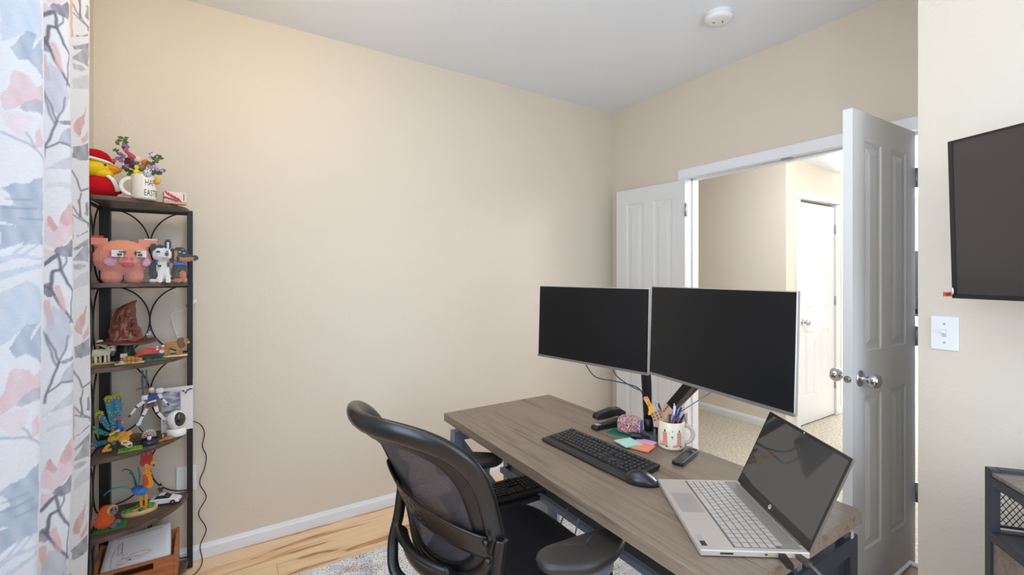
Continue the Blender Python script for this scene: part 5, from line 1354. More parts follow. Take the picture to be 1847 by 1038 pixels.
# ---- second shelf
z = 1.368
t = thing('brick_pig', 'big pink brick-built pig with wide ears on the second shelf', 'toy pig', sp(221, 1.905, z), 10)
S_, O_ = (238, 142, 112), (240, 156, 104)
pig = [('body', S_, 'e', ((0, .012, .102), (.094, .074, .078))), ('body', S_, 'e', ((-.034, .0, .030), (.036, .044, .040))), ('body', S_, 'e', ((.036, .0, .030), (.034, .044, .040))), ('body', None, 'b', ((.002, -.02, .010), (.004, .06, .024))), ('body', None, 'b', ((0, 0, -.02), (.2, .2, .019))),
       ('body', O_, 'b', ((.01, 0, .165), (.07, .2, .026)), 1),
       ('ear', S_, 'c', ((-.052, .004, .142), (-.078, .004, .164), .016, .016)), ('ear', S_, 'b', ((-.080, .004, .170), (.036, .016, .014))), ('ear#2', S_, 'c', ((.060, .004, .142), (.078, .004, .164), .016, .016)), ('ear#2', S_, 'b', ((.083, .004, .168), (.034, .016, .014))), ('ear', None, 'b', ((-.088, 0, .196), (.04, .04, .0118))), ('ear#2', None, 'b', ((.090, 0, .194), (.04, .04, .0118))),
       ('face_patch', (234, 140, 124), 'e', ((.018, -.066, .094), (.032, .022, .024))),
       ('cheek', (228, 164, 198), 'e', ((-.040, -.054, .086), (.020, .018, .018))), ('cheek#2', (228, 164, 198), 'e', ((.074, -.042, .086), (.016, .020, .018))),
       ('mouth', (190, 34, 42), 'b', ((.016, -.084, .076), (.015, .010, .0055))), ('mouth', (190, 34, 42), 'b', ((.016, -.084, .070), (.010, .010, .004))), ('nostril', (206, 84, 84), 'b', ((.007, -.088, .101), (.0055, .008, .0032))), ('nostril#2', (206, 84, 84), 'b', ((.028, -.088, .101), (.0055, .008, .0032))),
       ('eye', WHT, 'b', ((-.018, -.060, .120), (.019, .026, .0135))), ('eye#2', WHT, 'b', ((.057, -.054, .120), (.016, .028, .0135))), ('eye', BK, 'b', ((-.011, -.068, .115), (.008, .026, .006))), ('eye#2', BK, 'b', ((.053, -.066, .115), (.008, .026, .006))), ('eye', BK, 'b', ((-.003, -.068, .126), (.010, .026, .0025))), ('eye#2', BK, 'b', ((.045, -.068, .126), (.009, .026, .0025))),
       ('bow', (204, 34, 40), 'b', ((-.086, .000, .188), (.026, .010, .005))), ('white_flower', WHT, 'b', ((.092, .000, .186), (.022, .014, .004)))]
vox(t, pig, .0046)
t = thing('brick_husky', 'black and white brick-built husky dog sitting beside the pink pig', 'toy dog', sp(289, 1.955, z), 8)
hus = [('body', BK, 'e', ((-.008, .012, .050), (.032, .034, .052))), ('body', WHT, 'e', ((.008, -.012, .058), (.022, .026, .046))), ('leg#1', WHT, 'c', ((-.002, -.030, .045), (-.004, -.034, .006), .009, .009)), ('leg#2', WHT, 'c', ((.022, -.028, .045), (.026, -.032, .006), .009, .009)), ('leg#3', WHT, 'e', ((-.024, -.02, .008), (.014, .02, .009))),
       ('head', WHT, 'e', ((.006, -.008, .122), (.034, .030, .030))), ('head', BK, 'e', ((.000, .004, .138), (.032, .026, .024))), ('head', WHT, 'e', ((-.008, -.026, .134), (.010, .014, .014))), ('head', WHT, 'e', ((.022, -.026, .136), (.008, .012, .012))),
       ('muzzle', WHT, 'e', ((.016, -.034, .112), (.016, .018, .013))), ('nose', BK, 'e', ((.020, -.050, .120), (.008, .008, .008))), ('tongue', (206, 96, 140), 'b', ((.016, -.052, .104), (.008, .006, .003))), ('eye#7', BK, 'b', ((-.008, -.038, .131), (.006, .004, .003))), ('eye#8', BK, 'b', ((.022, -.038, .133), (.005, .004, .003))),
       ('ear', BK, 'e', ((.026, .002, .166), (.013, .010, .022))), ('ear', WHT, 'e', ((.026, -.006, .162), (.006, .008, .014))), ('ear#2', BK, 'e', ((-.022, .004, .150), (.012, .010, .018))), ('body', BK, 'b', ((-.006, -.030, .070), (.006, .01, .004))), ('body', BK, 'b', ((.026, -.024, .078), (.004, .012, .010)))]
vox(t, hus, .0040)
t = thing('brick_dachshund', 'black brick-built dog with orange muzzle and blue collar on the second shelf', 'toy dog', sp(322, 2.045, z), 8)
OR = (204, 124, 44)
dac = [('body', BK, 'e', ((.004, .01, .045), (.030, .032, .050))), ('body', OR, 'e', ((.014, -.018, .034), (.014, .016, .018))), ('leg#4', OR, 'e', ((-.004, -.024, .008), (.018, .018, .010))), ('leg#5', OR, 'e', ((.020, -.022, .010), (.010, .016, .012))),
       ('collar', (46, 92, 180), 'b', ((.006, -.002, .082), (.026, .026, .0055))), ('head', BK, 'e', ((.004, -.004, .124), (.032, .030, .034))), ('muzzle', OR, 'c', ((.014, -.020, .106), (.048, -.034, .108), .015, .012)), ('muzzle', BK, 'c', ((.014, -.022, .116), (.044, -.034, .117), .012, .009)), ('nose', BK, 'e', ((.058, -.036, .110), (.013, .010, .012))),
       ('ear', BK, 'e', ((-.024, -.002, .118), (.012, .014, .034))), ('head', OR, 'c', ((-.012, -.030, .138), (-.014, -.028, .100), .005, .005)), ('head', OR, 'b', ((.012, -.034, .146), (.007, .006, .003))), ('eye#9', WHT, 'b', ((.000, -.036, .134), (.004, .005, .003))), ('eye#10', WHT, 'b', ((.018, -.034, .132), (.004, .005, .003)))]
vox(t, dac, .0040)

# ---- third shelf
z = 1.035
hb = sp(226, 1.925, z)
t = thing('brown_hat_model', 'brown crumpled pointed hat model with a wide brim on the third shelf', 'toy hat', hb, 7)
BR, BR2 = mat((122, 66, 48), .4, noise=.15, nscale=60, name='brown_plastic'), mat((96, 52, 42), .4)
mb = MB(); nn_ = 40
def brim(u, v):
    a = 2*math.pi*u; r = .045+.058*v+.006*math.sin(3*a+1); return (r*math.cos(a)*1.0+.002, r*math.sin(a)*.72, .088+.007*math.sin(2*a+.5)*v-.006*v-(.005 if v == 1 else 0))
mb.grid(brim, nn_, 5); mb.build('brim', BR2, t, solid=.004)
mb = MB(); cone = [(0, .085, .058), (.0, .105, .054), (-.002, .130, .050), (-.003, .150, .043), (-.003, .175, .040), (.000, .200, .033), (.002, .218, .030), (.010, .232, .022), (.020, .243, .014), (.030, .250, .007), (.036, .252, .002)]
vs = []
for k, (cx_, cz, r) in enumerate(cone):
    for i in range(28):
        a = 2*math.pi*i/28; rr_ = r*(1+.10*math.sin(5*a+k*1.3)*(1 if k < 8 else .3)+.05*math.sin(9*a-k*2)); vs.append((cx_+rr_*math.cos(a), rr_*math.sin(a)*.85, cz+.004*math.sin(a*3+k)))
mb.add(vs, [(k*28+i, k*28+(i+1) % 28, (k+1)*28+(i+1) % 28, (k+1)*28+i) for k in range(len(cone)-1) for i in range(28)], 0, False); mb.build('crown', BR, t)
mb = MB()
for (cx_, cz, r), (w_, d_) in (((-.032, .150, 0), (.020, .016)), ((-.040, .112, 0), (.018, .022)), ((.012, .196, 0), (.022, .014)), ((.028, .168, 0), (.018, .018)), ((.018, .138, 0), (.030, .014)), ((.034, .120, 0), (.022, .020)), ((-.010, .180, 0), (.014, .030)), ((.030, .150, 0), (.014, .014))): mb.box((cx_, -.040+.12*abs(cz-.09)*.9*.4, cz), (w_, .012, d_), rotm(10, cx_*300, 12))
mb.build('folded_patch', BR2, t, bevel=.002)
mb = MB(); mb.tube([(.056*math.cos(a)*1.04, .050*math.sin(a), .095) for a in [2*math.pi*i/36 for i in range(36)]], 1, 6, closed=True, flat=(.002, .003)); mb.build('hat_band', mat((150, 98, 66), .4), t)
mb = MB(); mb.lathe([(.046, 0), (.046, .010), (.030, .040), (.026, .088)], n=20); mb.build('display_stand', BLK, t)
mb = MB(); mb.box((-.004, -.048, .028), (.022, .003, .016), rotm(0, 0, 0)); mb.build('white_tile', pm((214, 204, 190)), t)
def minifig(label, px, py, f, legs, torso, hat, zz=None):
    p = mpt(px, py, f); t = thing('mini_figure', label, 'toy figure', tuple(p), 7)
    mb = MB(); mb.box((-.0035, 0, .005), (.006, .007, .010)); mb.box((.0035, 0, .005), (.006, .007, .010)); mb.build('legs', pm(legs), t)
    mb = MB(); mb.prism([(-.0075, .0102), (.0075, .0102), (.0055, .021), (-.0055, .021)], -.0035, .0035, fn=lambda x, y, z: (x, z, y)); mb.beam((-.006, 0, .020), (-.010, -.003, .012), .004, .004); mb.beam((.006, 0, .020), (.010, -.003, .012), .004, .004); mb.build('torso', pm(torso), t)
    mb = MB(); mb.cyl((0, 0, .0212), (0, 0, .0290), .0042, n=12); mb.build('head', pm((232, 190, 130)), t)
    mb = MB(); mb.lathe([(.0055, 0), (.0050, .003), (.0030, .009), (.0005, .014), (0, .014)], (0, 0, .0285), 12); mb.build('hat', pm(hat), t)
minifig('tiny grey toy figure in a brown pointed hat standing on the hat brim', 269, 609.5, 1.925, (70, 80, 100), (150, 158, 172), (96, 50, 36))
t = thing('fennec_toy', 'cream long-eared fennec fox toy on a tan plate, leftmost on the third shelf', 'toy fox', sp(186, 1.865, z), 7)
CR, TN = (232, 222, 190), (206, 178, 130)
plate(t, (0, 0, 0), .072, .052, .0032, pm((218, 176, 104)))
fen = [('body', CR, 'c', ((-.022, 0, .044), (.012, 0, .046), .015, .013)), ('body', TN, 'b', ((-.012, 0, .056), (.012, .004, .004))), ('leg#6', CR, 'c', ((-.024, -.006, .04), (-.022, -.006, .006), .004, .004)), ('leg#7', CR, 'c', ((-.010, .006, .04), (-.008, .006, .006), .004, .004)), ('leg#8', CR, 'c', ((.006, -.006, .04), (.006, -.006, .006), .004, .004)), ('leg#9', CR, 'c', ((.016, .006, .04), (.018, .006, .006), .004, .004)),
       ('head', CR, 'e', ((.022, -.006, .060), (.014, .011, .011))), ('muzzle', (246, 240, 226), 'c', ((.028, -.012, .056), (.038, -.016, .054), .006, .003)), ('nose', BK, 'b', ((.041, -.018, .055), (.002, .002, .002))), ('eye#11', BK, 'b', ((.023, -.017, .063), (.0022, .002, .0022))),
       ('ear', CR, 'c', ((.008, .004, .068), (-.010, .006, .086), .006, .0115)), ('ear#2', CR, 'c', ((.028, -.002, .068), (.042, -.002, .092), .007, .0125)), ('ear#2', (240, 214, 190), 'c', ((.030, -.012, .074), (.040, -.014, .090), .003, .006)), ('tail', TN, 'c', ((-.034, 0, .044), (-.042, 0, .030), .005, .006))]
vox(t, fen, .0026)
mb = MB(); mb.ell((-.022, .012, .008), (.012, .008, .006), 10, 6); mb.build('green_bush', pm((40, 120, 70)), t)
t = thing('turtle_toy', 'yellow-brown turtle toy on a sand plate in front of the brown hat', 'toy turtle', sp(232, 1.872, z), 7)
plate(t, (.004, 0, 0), .094, .040, .0032, pm((226, 206, 150)))
tur = [('shell', (200, 146, 44), 'e', ((.002, 0, .006), (.032, .020, .022))), ('head', (206, 150, 60), 'e', ((.036, -.004, .012), (.008, .007, .007))), ('leg#10', (190, 130, 50), 'e', ((-.024, -.012, .006), (.009, .007, .005))), ('leg#11', (190, 130, 50), 'e', ((.024, -.014, .006), (.009, .007, .005)))]
tur = [s for s in tur]+[('shell', (126, 74, 30), 'b', ((x, 0, .016), (.0016, .03, .014)), 1) for x in (-.018, -.006, .008, .020)]+[('shell', (126, 74, 30), 'b', ((0, 0, .013), (.03, .03, .0014)), 1)]
vox(t, tur, .0028)
mb = MB(); mb.ell((-.034, -.012, .008), (.008, .006, .006), 10, 6); mb.build('green_bush', pm((44, 128, 72)), t); mb = MB(); mb.box((-.022, -.016, .008), (.012, .006, .008)); mb.build('pink_white_brick', pm((228, 190, 190)), t)
t = thing('red_panda_toy', 'red and black lesser panda toy on a green plate on the third shelf', 'toy panda', sp(272, 1.945, z), 7)
plate(t, (.010, -.006, 0), .084, .048, .0032, pm((26, 122, 92)))
RD = (214, 66, 44)
rp = [('body', RD, 'c', ((-.020, 0, .036), (.020, 0, .034), .015, .014)), ('body', BK, 'b', ((0, 0, .020), (.026, .012, .006))), ('leg#12', BK, 'c', ((-.020, -.008, .02), (-.022, -.010, .004), .006, .006)), ('leg#13', BK, 'c', ((.006, -.008, .02), (.008, -.012, .004), .006, .006)), ('leg#14', BK, 'c', ((.022, -.008, .02), (.026, -.012, .004), .006, .006)),
      ('tail', RD, 'c', ((-.034, .004, .036), (-.046, .004, .020), .007, .008)), ('head', RD, 'e', ((.032, -.008, .040), (.013, .012, .012))), ('face_mask', WHT, 'e', ((.036, -.018, .034), (.008, .006, .007))), ('face_mask', WHT, 'b', ((.022, -.018, .044), (.005, .004, .003))), ('ear', WHT, 'b', ((.042, -.006, .054), (.004, .003, .004))), ('ear#2', WHT, 'b', ((.022, -.006, .052), (.004, .003, .004))), ('eye#12', BK, 'b', ((.036, -.0225, .038), (.002, .002, .002)))]
vox(t, rp, .0030)
t = thing('lion_toy', 'golden lion toy with a brown mane at the right end of the third shelf', 'toy lion', sp(316, 2.035, z), 4)
plate(t, (0, 0, 0), .088, .044, .0032, pm((234, 222, 176)))
GO, MN = (196, 132, 44), (120, 70, 30)
ln = [('body', GO, 'c', ((-.026, 0, .050), (.014, 0, .052), .013, .015)), ('leg#15', GO, 'c', ((-.030, -.006, .044), (-.034, -.006, .004), .006, .0045)), ('leg#16', GO, 'c', ((-.022, .008, .044), (-.024, .008, .004), .006, .0045)), ('leg#17', GO, 'c', ((.010, -.006, .044), (.010, -.006, .004), .0055, .005)), ('leg#18', GO, 'c', ((.022, .008, .044), (.022, .008, .004), .0055, .005)),
      ('mane', MN, 'e', ((.022, -.002, .058), (.019, .018, .024))), ('head', GO, 'e', ((.036, -.004, .064), (.013, .012, .014))), ('muzzle', (214, 160, 80), 'e', ((.047, -.006, .059), (.007, .007, .006))), ('nose', BK, 'b', ((.053, -.006, .063), (.002, .004, .002))), ('eye#13', BK, 'b', ((.044, -.014, .068), (.002, .003, .002))), ('tail', GO, 'c', ((-.038, 0, .052), (-.048, 0, .026), .003, .003)), ('tail', MN, 'e', ((-.048, 0, .020), (.005, .005, .006)))]
vox(t, ln, .0028)

# ---- fourth shelf
z = .680
t = thing('peacock_toy', 'brick-built blue and teal peacock with fanned tail on the fourth shelf', 'toy peacock', sp(193, 1.868, z), 7)
def pk(px, py): return ((px-193)*1.868/(814*1.30), 0, HC-(py-496)/814*1.868-z)
TE, BL, YG = (30, 142, 156), (36, 124, 186), (164, 200, 60)
root_ = pk(198, 775); ps = []
for i, (tx, ty, bx_, by_) in enumerate(((212, 718, 208, 770), (195, 722, 202, 770), (179, 748, 196, 776), (167, 774, 192, 786), (167, 803, 192, 800), (216, 732, 212, 765))):
    a = pk(tx, ty); b = pk(bx_, by_); y = .012+.004*i; big = 1 if i < 5 else .7
    a = (a[0], y, a[2]); b = (b[0], y, b[2]); mid = tuple((a[k]*.55+b[k]*.45) for k in range(3))
    ps += [('tail_feather', YG, 'c', (a, a[:1]+(y+.001,)+(a[2]+.0005,), .0135*big, .0135*big)), ('tail_feather', TE if i % 2 else BL, 'c', (tuple(a[k]*.86+b[k]*.14 for k in range(3)), b, .0125*big, .0070)), ('tail_feather', YG, 'c', (a, b, .0150*big, .0100), .16), ('tail_feather', (20, 110, 92), 'c', (mid, b, .012, .008), .22),
           ('feather_eye', (140, 66, 48), 'c', ((a[0]+.001, y-.010, a[2]-.002), (a[0]+.001, y-.009, a[2]-.008), .0068*big, .0068*big)), ('feather_eye', (226, 140, 70), 'c', ((a[0]+.002, y-.015, a[2]-.004), (a[0]+.002, y-.0145, a[2]-.008), .0040*big, .0040*big))]
bb = pk(214, 780)
ps += [('body', (30, 86, 190), 'e', ((bb[0], -.012, bb[2]), (.016, .016, .022))), ('neck', (36, 110, 200), 'c', ((bb[0]+.004, -.016, bb[2]+.008), (bb[0]+.002, -.018, bb[2]+.034), .008, .006)), ('head', (36, 96, 180), 'e', ((bb[0]+.003, -.020, bb[2]+.040), (.007, .007, .006))), ('crest', (206, 60, 110), 'e', ((bb[0], -.014, bb[2]+.054), (.008, .004, .008))), ('beak', (226, 184, 60), 'c', ((bb[0]+.009, -.022, bb[2]+.038), (bb[0]+.016, -.024, bb[2]+.035), .003, .002))]
ps += [('leg#19', (60, 60, 70), 'c', ((bb[0], -.008, bb[2]-.018), (bb[0], -.008, .003), .003, .003))]
vox(t, ps, .0034)
t = thing('yellow_dog_toy', 'yellow brick-built animal with green discs and cream muzzle before the peacock', 'toy animal', sp(219, 1.842, z), 7)
def yk(px, py, y=0): return ((px-219)*1.842/(814*1.30), y, HC-(py-496)/814*1.842-z)
YL, YC_ = (222, 160, 48), (236, 216, 172)
plate(t, (.028, .004, 0), .078, .050, .0032, pm((120, 178, 40)))
ys_ = [('body', YL, 'c', (yk(203, 790, .010), yk(222, 786, .008), .014, .013)), ('arm#1', YL, 'c', (yk(196, 800), yk(188, 808), .006, .0055)), ('arm#2', YL, 'c', (yk(188, 808), yk(200, 808), .0055, .005)), ('arm#3', (232, 184, 96), 'c', (yk(200, 781), yk(214, 776), .005, .005)), ('ear', YL, 'e', (yk(233, 784, -.004), (.009, .006, .010))), ('ear', (232, 160, 60), 'e', (yk(233, 784, -.010), (.005, .004, .006))),
       ('head', YL, 'e', (yk(224, 792, -.006), (.018, .014, .014))), ('muzzle', YC_, 'c', (yk(224, 797, -.018), yk(234, 803, -.020), .010, .010)), ('mouth', (110, 60, 40), 'b', (yk(226, 796, -.030), (.006, .004, .002))), ('mouth', (110, 60, 40), 'b', (yk(234, 803, -.031), (.005, .004, .002)))]
ys_ = [(a_, b_, c_, ((max(p_[0][0], -9),)+tuple(p_[0][1:]),)+tuple(p_[1:])) for a_, b_, c_, p_ in ys_]
vox(t, ys_, .0032)
for px, py in ((210, 781), (206, 796)):
    q = yk(px, py, -.012); mb = MB(); mb.cyl((q[0], q[1]+.010, q[2]), (q[0], q[1]-.004, q[2]), .0065, n=20); mb.build('green_disc', pm((30, 120, 76)), t)
t = thing('robot_toy', 'white blue and yellow toy robot posed on a stand with dark rods on its back', 'toy robot', sp(268, 1.985, z), 7)
def rk(px, py, y=0): return ((px-268)*1.985/(814*1.28), y, HC-(py-496)/814*1.985-z)
RW, RG = pm((222, 222, 226)), pm((70, 72, 80))
def limb(name, pts, w, m):
    mb = MB()
    for a, b in zip(pts, pts[1:]):
        A_, B_ = Vector(rk(*a)), Vector(rk(*b)); mb.beam(tuple(A_.lerp(B_, .06)), tuple(A_.lerp(B_, .94)), w, w*.8)
    return mb.build(name, m, t, bevel=.0012)
limb('arm', [(261, 722), (247, 731)], .018, RW); limb('arm', [(246, 732), (236, 744)], .012, RW); limb('arm', [(286, 712), (292, 722)], .016, RW); limb('arm', [(293, 723), (302, 733)], .010, RW)
limb('elbow', [(249, 729), (245, 733)], .011, RG); limb('elbow', [(291, 721), (294, 725)], .010, RG); limb('hand', [(236, 744), (233, 748)], .010, RG); limb('hand', [(302, 733), (306, 737)], .009, RG)
limb('leg', [(266, 735), (258, 748)], .017, RW); limb('leg', [(257, 749), (251, 762)], .015, RW); limb('leg', [(280, 733), (284, 746)], .017, RW); limb('leg', [(285, 747), (297, 762)], .014, RW)
limb('foot', [(254, 760), (247, 764)], .018, RW); limb('foot', [(297, 760), (304, 766)], .016, RW)
mb = MB(); mb.ell(rk(261, 716, -.006), (.014, .011, .011), 12, 8, sq=.5); mb.ell(rk(288, 707, -.004), (.014, .010, .012), 12, 8, sq=.5); mb.build('shoulder', RW, t)
mb = MB(); mb.box(rk(275, 717, -.006), (.036, .020, .024), rotm(0, -12, 0)); mb.build('blue_chest', pm((40, 58, 140)), t, bevel=.002)
mb = MB(); mb.box(rk(274, 724, -.010), (.030, .020, .007), rotm(0, -12, 0)); mb.build('white_collar', RW, t, bevel=.001)
mb = MB(); mb.box(rk(273, 731, -.002), (.022, .016, .016)); mb.build('waist', RG, t, bevel=.001)
mb = MB(); mb.box(rk(266, 733, -.012), (.010, .006, .010)); mb.box(rk(280, 732, -.012), (.010, .006, .010)); mb.build('red_detail', pm((176, 34, 40)), t)
mb = MB(); mb.ell(rk(273, 704, -.006), (.010, .010, .012), 12, 8, sq=.6); mb.build('head', RW, t)
mb = MB(); mb.box(rk(273.5, 706, -.015), (.018, .006, .008)); mb.build('yellow_visor', pm((226, 156, 46)), t, bevel=.001)
mb = MB(); mb.beam(rk(257, 668, .012), rk(258, 712, .012), .005, .005); mb.beam(rk(256, 678, .012), rk(257, 702, .012), .013, .006); mb.beam(rk(264, 668, .014), rk(264, 700, .012), .006, .006); mb.beam(rk(246, 701, .012), rk(268, 700, .012), .004, .004); mb.build('dark_rod', RG, t)
mb = MB(); mb.tube(smooth_path([rk(271, 718, .016), rk(262, 722, .026), rk(256, 745, .026), rk(250, 768, .02), (0, .0, .006)], 5), .0022, 8); mb.lathe([(0, 0), (.034, 0), (.034, .004), (.030, .006), (0, .006)], n=28); mb.build('display_stand', BLK, t)
t = thing('security_camera', 'white round indoor camera with a dark eye at the right of the fourth shelf', 'camera', sp(318, 2.03, z), -6)
CW = mat((240, 238, 235), .3, name='camera_plastic')
mb = MB(); mb.lathe([(0, 0), (.035, 0), (.037, .002), (.037, .024), (.034, .030), (.020, .032), (0, .032)], n=40); mb.build('base', CW, t, bevel=0)
mb = MB(); mb.ell((0, 0, .069), (.037, .037, .041), 40, 24); mb.build('camera_head', CW, t)
mb = MB()
for k in range(1): mb.ell((.010, -.0115, .072), (.0265, .0275, .033), 32, 20, R=rotm(0, 0, 20))
mb.build('dark_lens_window', mat((62, 58, 54), .15), t)
mb = MB(); mb.ell((.016, -.0385, .074), (.006, .003, .008), 16, 10); mb.build('lens', mat((18, 18, 20), .08), t)
t = thing('greeting_card', 'greeting card with grey snowy picture and holly behind the white camera', 'card', tuple(Vector(sp(320, 2.090, z))), 4)
mb = MB(); mb.box((0, 0, .100), (.118, .0015, .200), rotm(-4, 0, 0)); mb.build('card_sheet', mat((226, 220, 218), .6), t)
def snowy():
    m, nt, b = principled('snowy_picture'); N, L = nt.nodes, nt.links; tc = N.new('ShaderNodeTexCoord'); mp = N.new('ShaderNodeMapping'); mp.inputs['Scale'].default_value = (14, 10, 46); L.new(tc.outputs['Object'], mp.inputs[0])
    n = N.new('ShaderNodeTexNoise'); n.inputs['Scale'].default_value = 1; n.inputs['Detail'].default_value = 5; L.new(mp.outputs[0], n.inputs[0]); r = ramp(N, [(.35, (60, 60, 68)), (.5, (140, 140, 148)), (.65, (214, 214, 220))]); L.new(n.outputs[0], r.inputs[0]); L.new(r.outputs[0], b.inputs['Base Color']); return m
mb = MB(); mb.box((-.022, -.0012, .110), (.062, .0012, .150), rotm(-4, 0, 0)); mb.build('printed_picture', snowy(), t)
mb = MB()
for dx_, dz_, an in ((-.008, .004, 30), (.010, .006, -20), (.020, .010, 10), (.002, -.004, -50)): mb.ell((.030+dx_, .0045-.0075, .176+dz_), (.007, .001, .003), 10, 6, R=rotm(0, an, 0))
mb.build('holly_leaf', pm((44, 52, 44)), t)
mb = MB(); mb.tube([(-.056, -.0022, .040), (-.056, -.0075, .188), (.011, -.0075, .188), (.011, -.0022, .036)], .0008, 5); mb.build('dashed_border', pm((130, 70, 80)), t)
t = thing('web_trinket', 'round dark blue trinket with a white spider web and small figure on the fourth shelf', 'trinket', sp(269, 1.925, z), 7)
mb = MB(); mb.lathe([(0, 0), (.025, 0), (.026, .004), (.024, .012), (.018, .014), (0, .014)], n=32); mb.build('blue_base', pm((36, 46, 76)), t)
mb = MB()
for k in range(9):
    a = math.pi*(k/8)*1.15-.25; mb.tube([(0, 0, .034), (.012*math.cos(a), -.003, .034+.014*math.sin(a)), (.024*math.cos(a), 0, .036+.026*math.sin(a))], .0011, 6)
for rr_ in (.012, .020, .025): mb.tube([(rr_*math.cos(math.pi*(k/8)*1.15-.25)*(.9 if k % 2 else 1), -.002, .035+rr_*1.05*math.sin(math.pi*(k/8)*1.15-.25)*(.9 if k % 2 else 1)) for k in range(9)], .0009, 6)
mb.build('white_web', RW, t)
mb = MB(); mb.ell((.0, -.006, .026), (.008, .006, .010), 12, 8); mb.build('figure_body', pm((226, 222, 216)), t); mb = MB(); mb.ell((0, -.007, .040), (.009, .007, .007), 12, 8); mb.build('orange_head', pm((206, 110, 50)), t)
mb = MB(); mb.tube([(-.026, .004, .010), (-.029, .002, .030), (-.018, .004, .048)], .0022, 8); mb.build('brown_arch', pm((104, 58, 46)), t)
t = thing('brown_creature_toy', 'glossy dark brown toy lying behind the web trinket under the robot', 'toy animal', sp(246, 1.925, z), 7)
vox(t, [('body', (104, 56, 30), 'e', ((-.006, .006, .032), (.022, .014, .012))), ('body', (80, 44, 28), 'e', ((.014, .006, .022), (.024, .014, .014))), ('leg#24', (70, 38, 28), 'c', ((-.020, 0, .028), (-.026, 0, .003), .004, .003)), ('leg#25', (70, 38, 28), 'c', ((0, -.004, .022), (.002, -.008, .003), .004, .003)), ('leg#26', (70, 38, 28), 'c', ((.022, 0, .02), (.026, -.004, .003), .004, .003))], .0030)
t = thing('orange_crab_toy', 'small orange and brown toy in front of the security camera', 'toy animal', sp(299, 1.965, z), 7)
vox(t, [('body', (206, 132, 48), 'e', ((0, 0, .008), (.014, .010, .007))), ('claw#1', (216, 146, 56), 'c', ((.012, -.004, .006), (.022, -.006, .010), .004, .004)), ('claw#2', (216, 146, 56), 'c', ((-.012, -.004, .004), (-.020, -.008, .004), .004, .003)), ('top_brick', (60, 70, 110), 'b', ((-.006, 0, .018), (.004, .004, .006))), ('yellow_stud', (220, 196, 70), 'b', ((-.010, 0, .022), (.002, .003, .006)))], .0026)

# ---- fifth shelf
z = .372
t = thing('orange_ape_toy', 'orange brick-built ape with a grey face on a green plate, leftmost on the fifth shelf', 'toy ape', sp(198, 1.835, z), 7)
plate(t, (.002, 0, 0), .098, .062, .0032, pm((28, 120, 66)))
OA, GF = (226, 92, 40), (112, 118, 130)
vox(t, [('body', OA, 'e', ((-.016, .004, .032), (.032, .024, .030))), ('body', OA, 'e', ((-.010, .002, .062), (.026, .022, .030))), ('face_ring', (224, 190, 90), 'e', ((.008, -.012, .074), (.018, .012, .019))), ('face', GF, 'e', ((.012, -.019, .074), (.013, .010, .015))), ('eye#14', BK, 'b', ((.008, -.028, .080), (.0026, .002, .0026))), ('eye#15', BK, 'b', ((.018, -.027, .080), (.0026, .002, .0026))), ('mouth', (60, 62, 72), 'b', ((.013, -.029, .067), (.006, .003, .0016))),
        ('hand#3', GF, 'e', ((.024, -.012, .022), (.010, .008, .008))), ('hand#4', GF, 'e', ((.012, -.020, .012), (.010, .008, .007)))], .0042)
t = thing('rooster_toy', 'brick-built rooster with blue body and teal tail on a leafy wooden oval base', 'toy rooster', sp(252, 1.952, z), 7)
def ck(px, py, y=0): return ((px-252)*1.952/(814*1.29), y, HC-(py-496)/814*1.952-z)
mb = MB(); mb.lathe([(0, 0), (.060, 0), (.062, .004), (.062, .014), (.058, .017), (0, .017)], n=40); mb.v = [(x, y*.62, z_) for x, y, z_ in mb.v]; mb.build('wooden_base', pm((206, 168, 116)), t)
rs = random.Random(9)
for c_, nm, n_ in (((70, 150, 60), 'green_leaf', 22), ((34, 110, 60), 'dark_leaf', 10), ((196, 40, 50), 'red_flower', 3)):
    for k in range(n_):
        a = rs.uniform(0, 6.28); r = rs.uniform(.025, .054); mb = MB(); mb.ell((r*math.cos(a), r*math.sin(a)*.6, .021), (.012, .005, .004) if 'leaf' in nm else (.004, .004, .004), 10, 6, R=rotm(rs.uniform(-30, 30), rs.uniform(-30, 10), rs.uniform(0, 360))); mb.build(nm, pm(c_), t)
mb = MB()
for a in (-150, -100, -60, -20, 20, 60): mb.beam((0, -.004, .022), (.034*math.cos(math.radians(a))+.006, -.004+.022*math.sin(math.radians(a)), .019), .006, .005)
mb.build('foot', pm((232, 146, 44)), t, bevel=.001)
YO, RO, TL_ = (236, 160, 40), (214, 66, 36), (30, 130, 138)
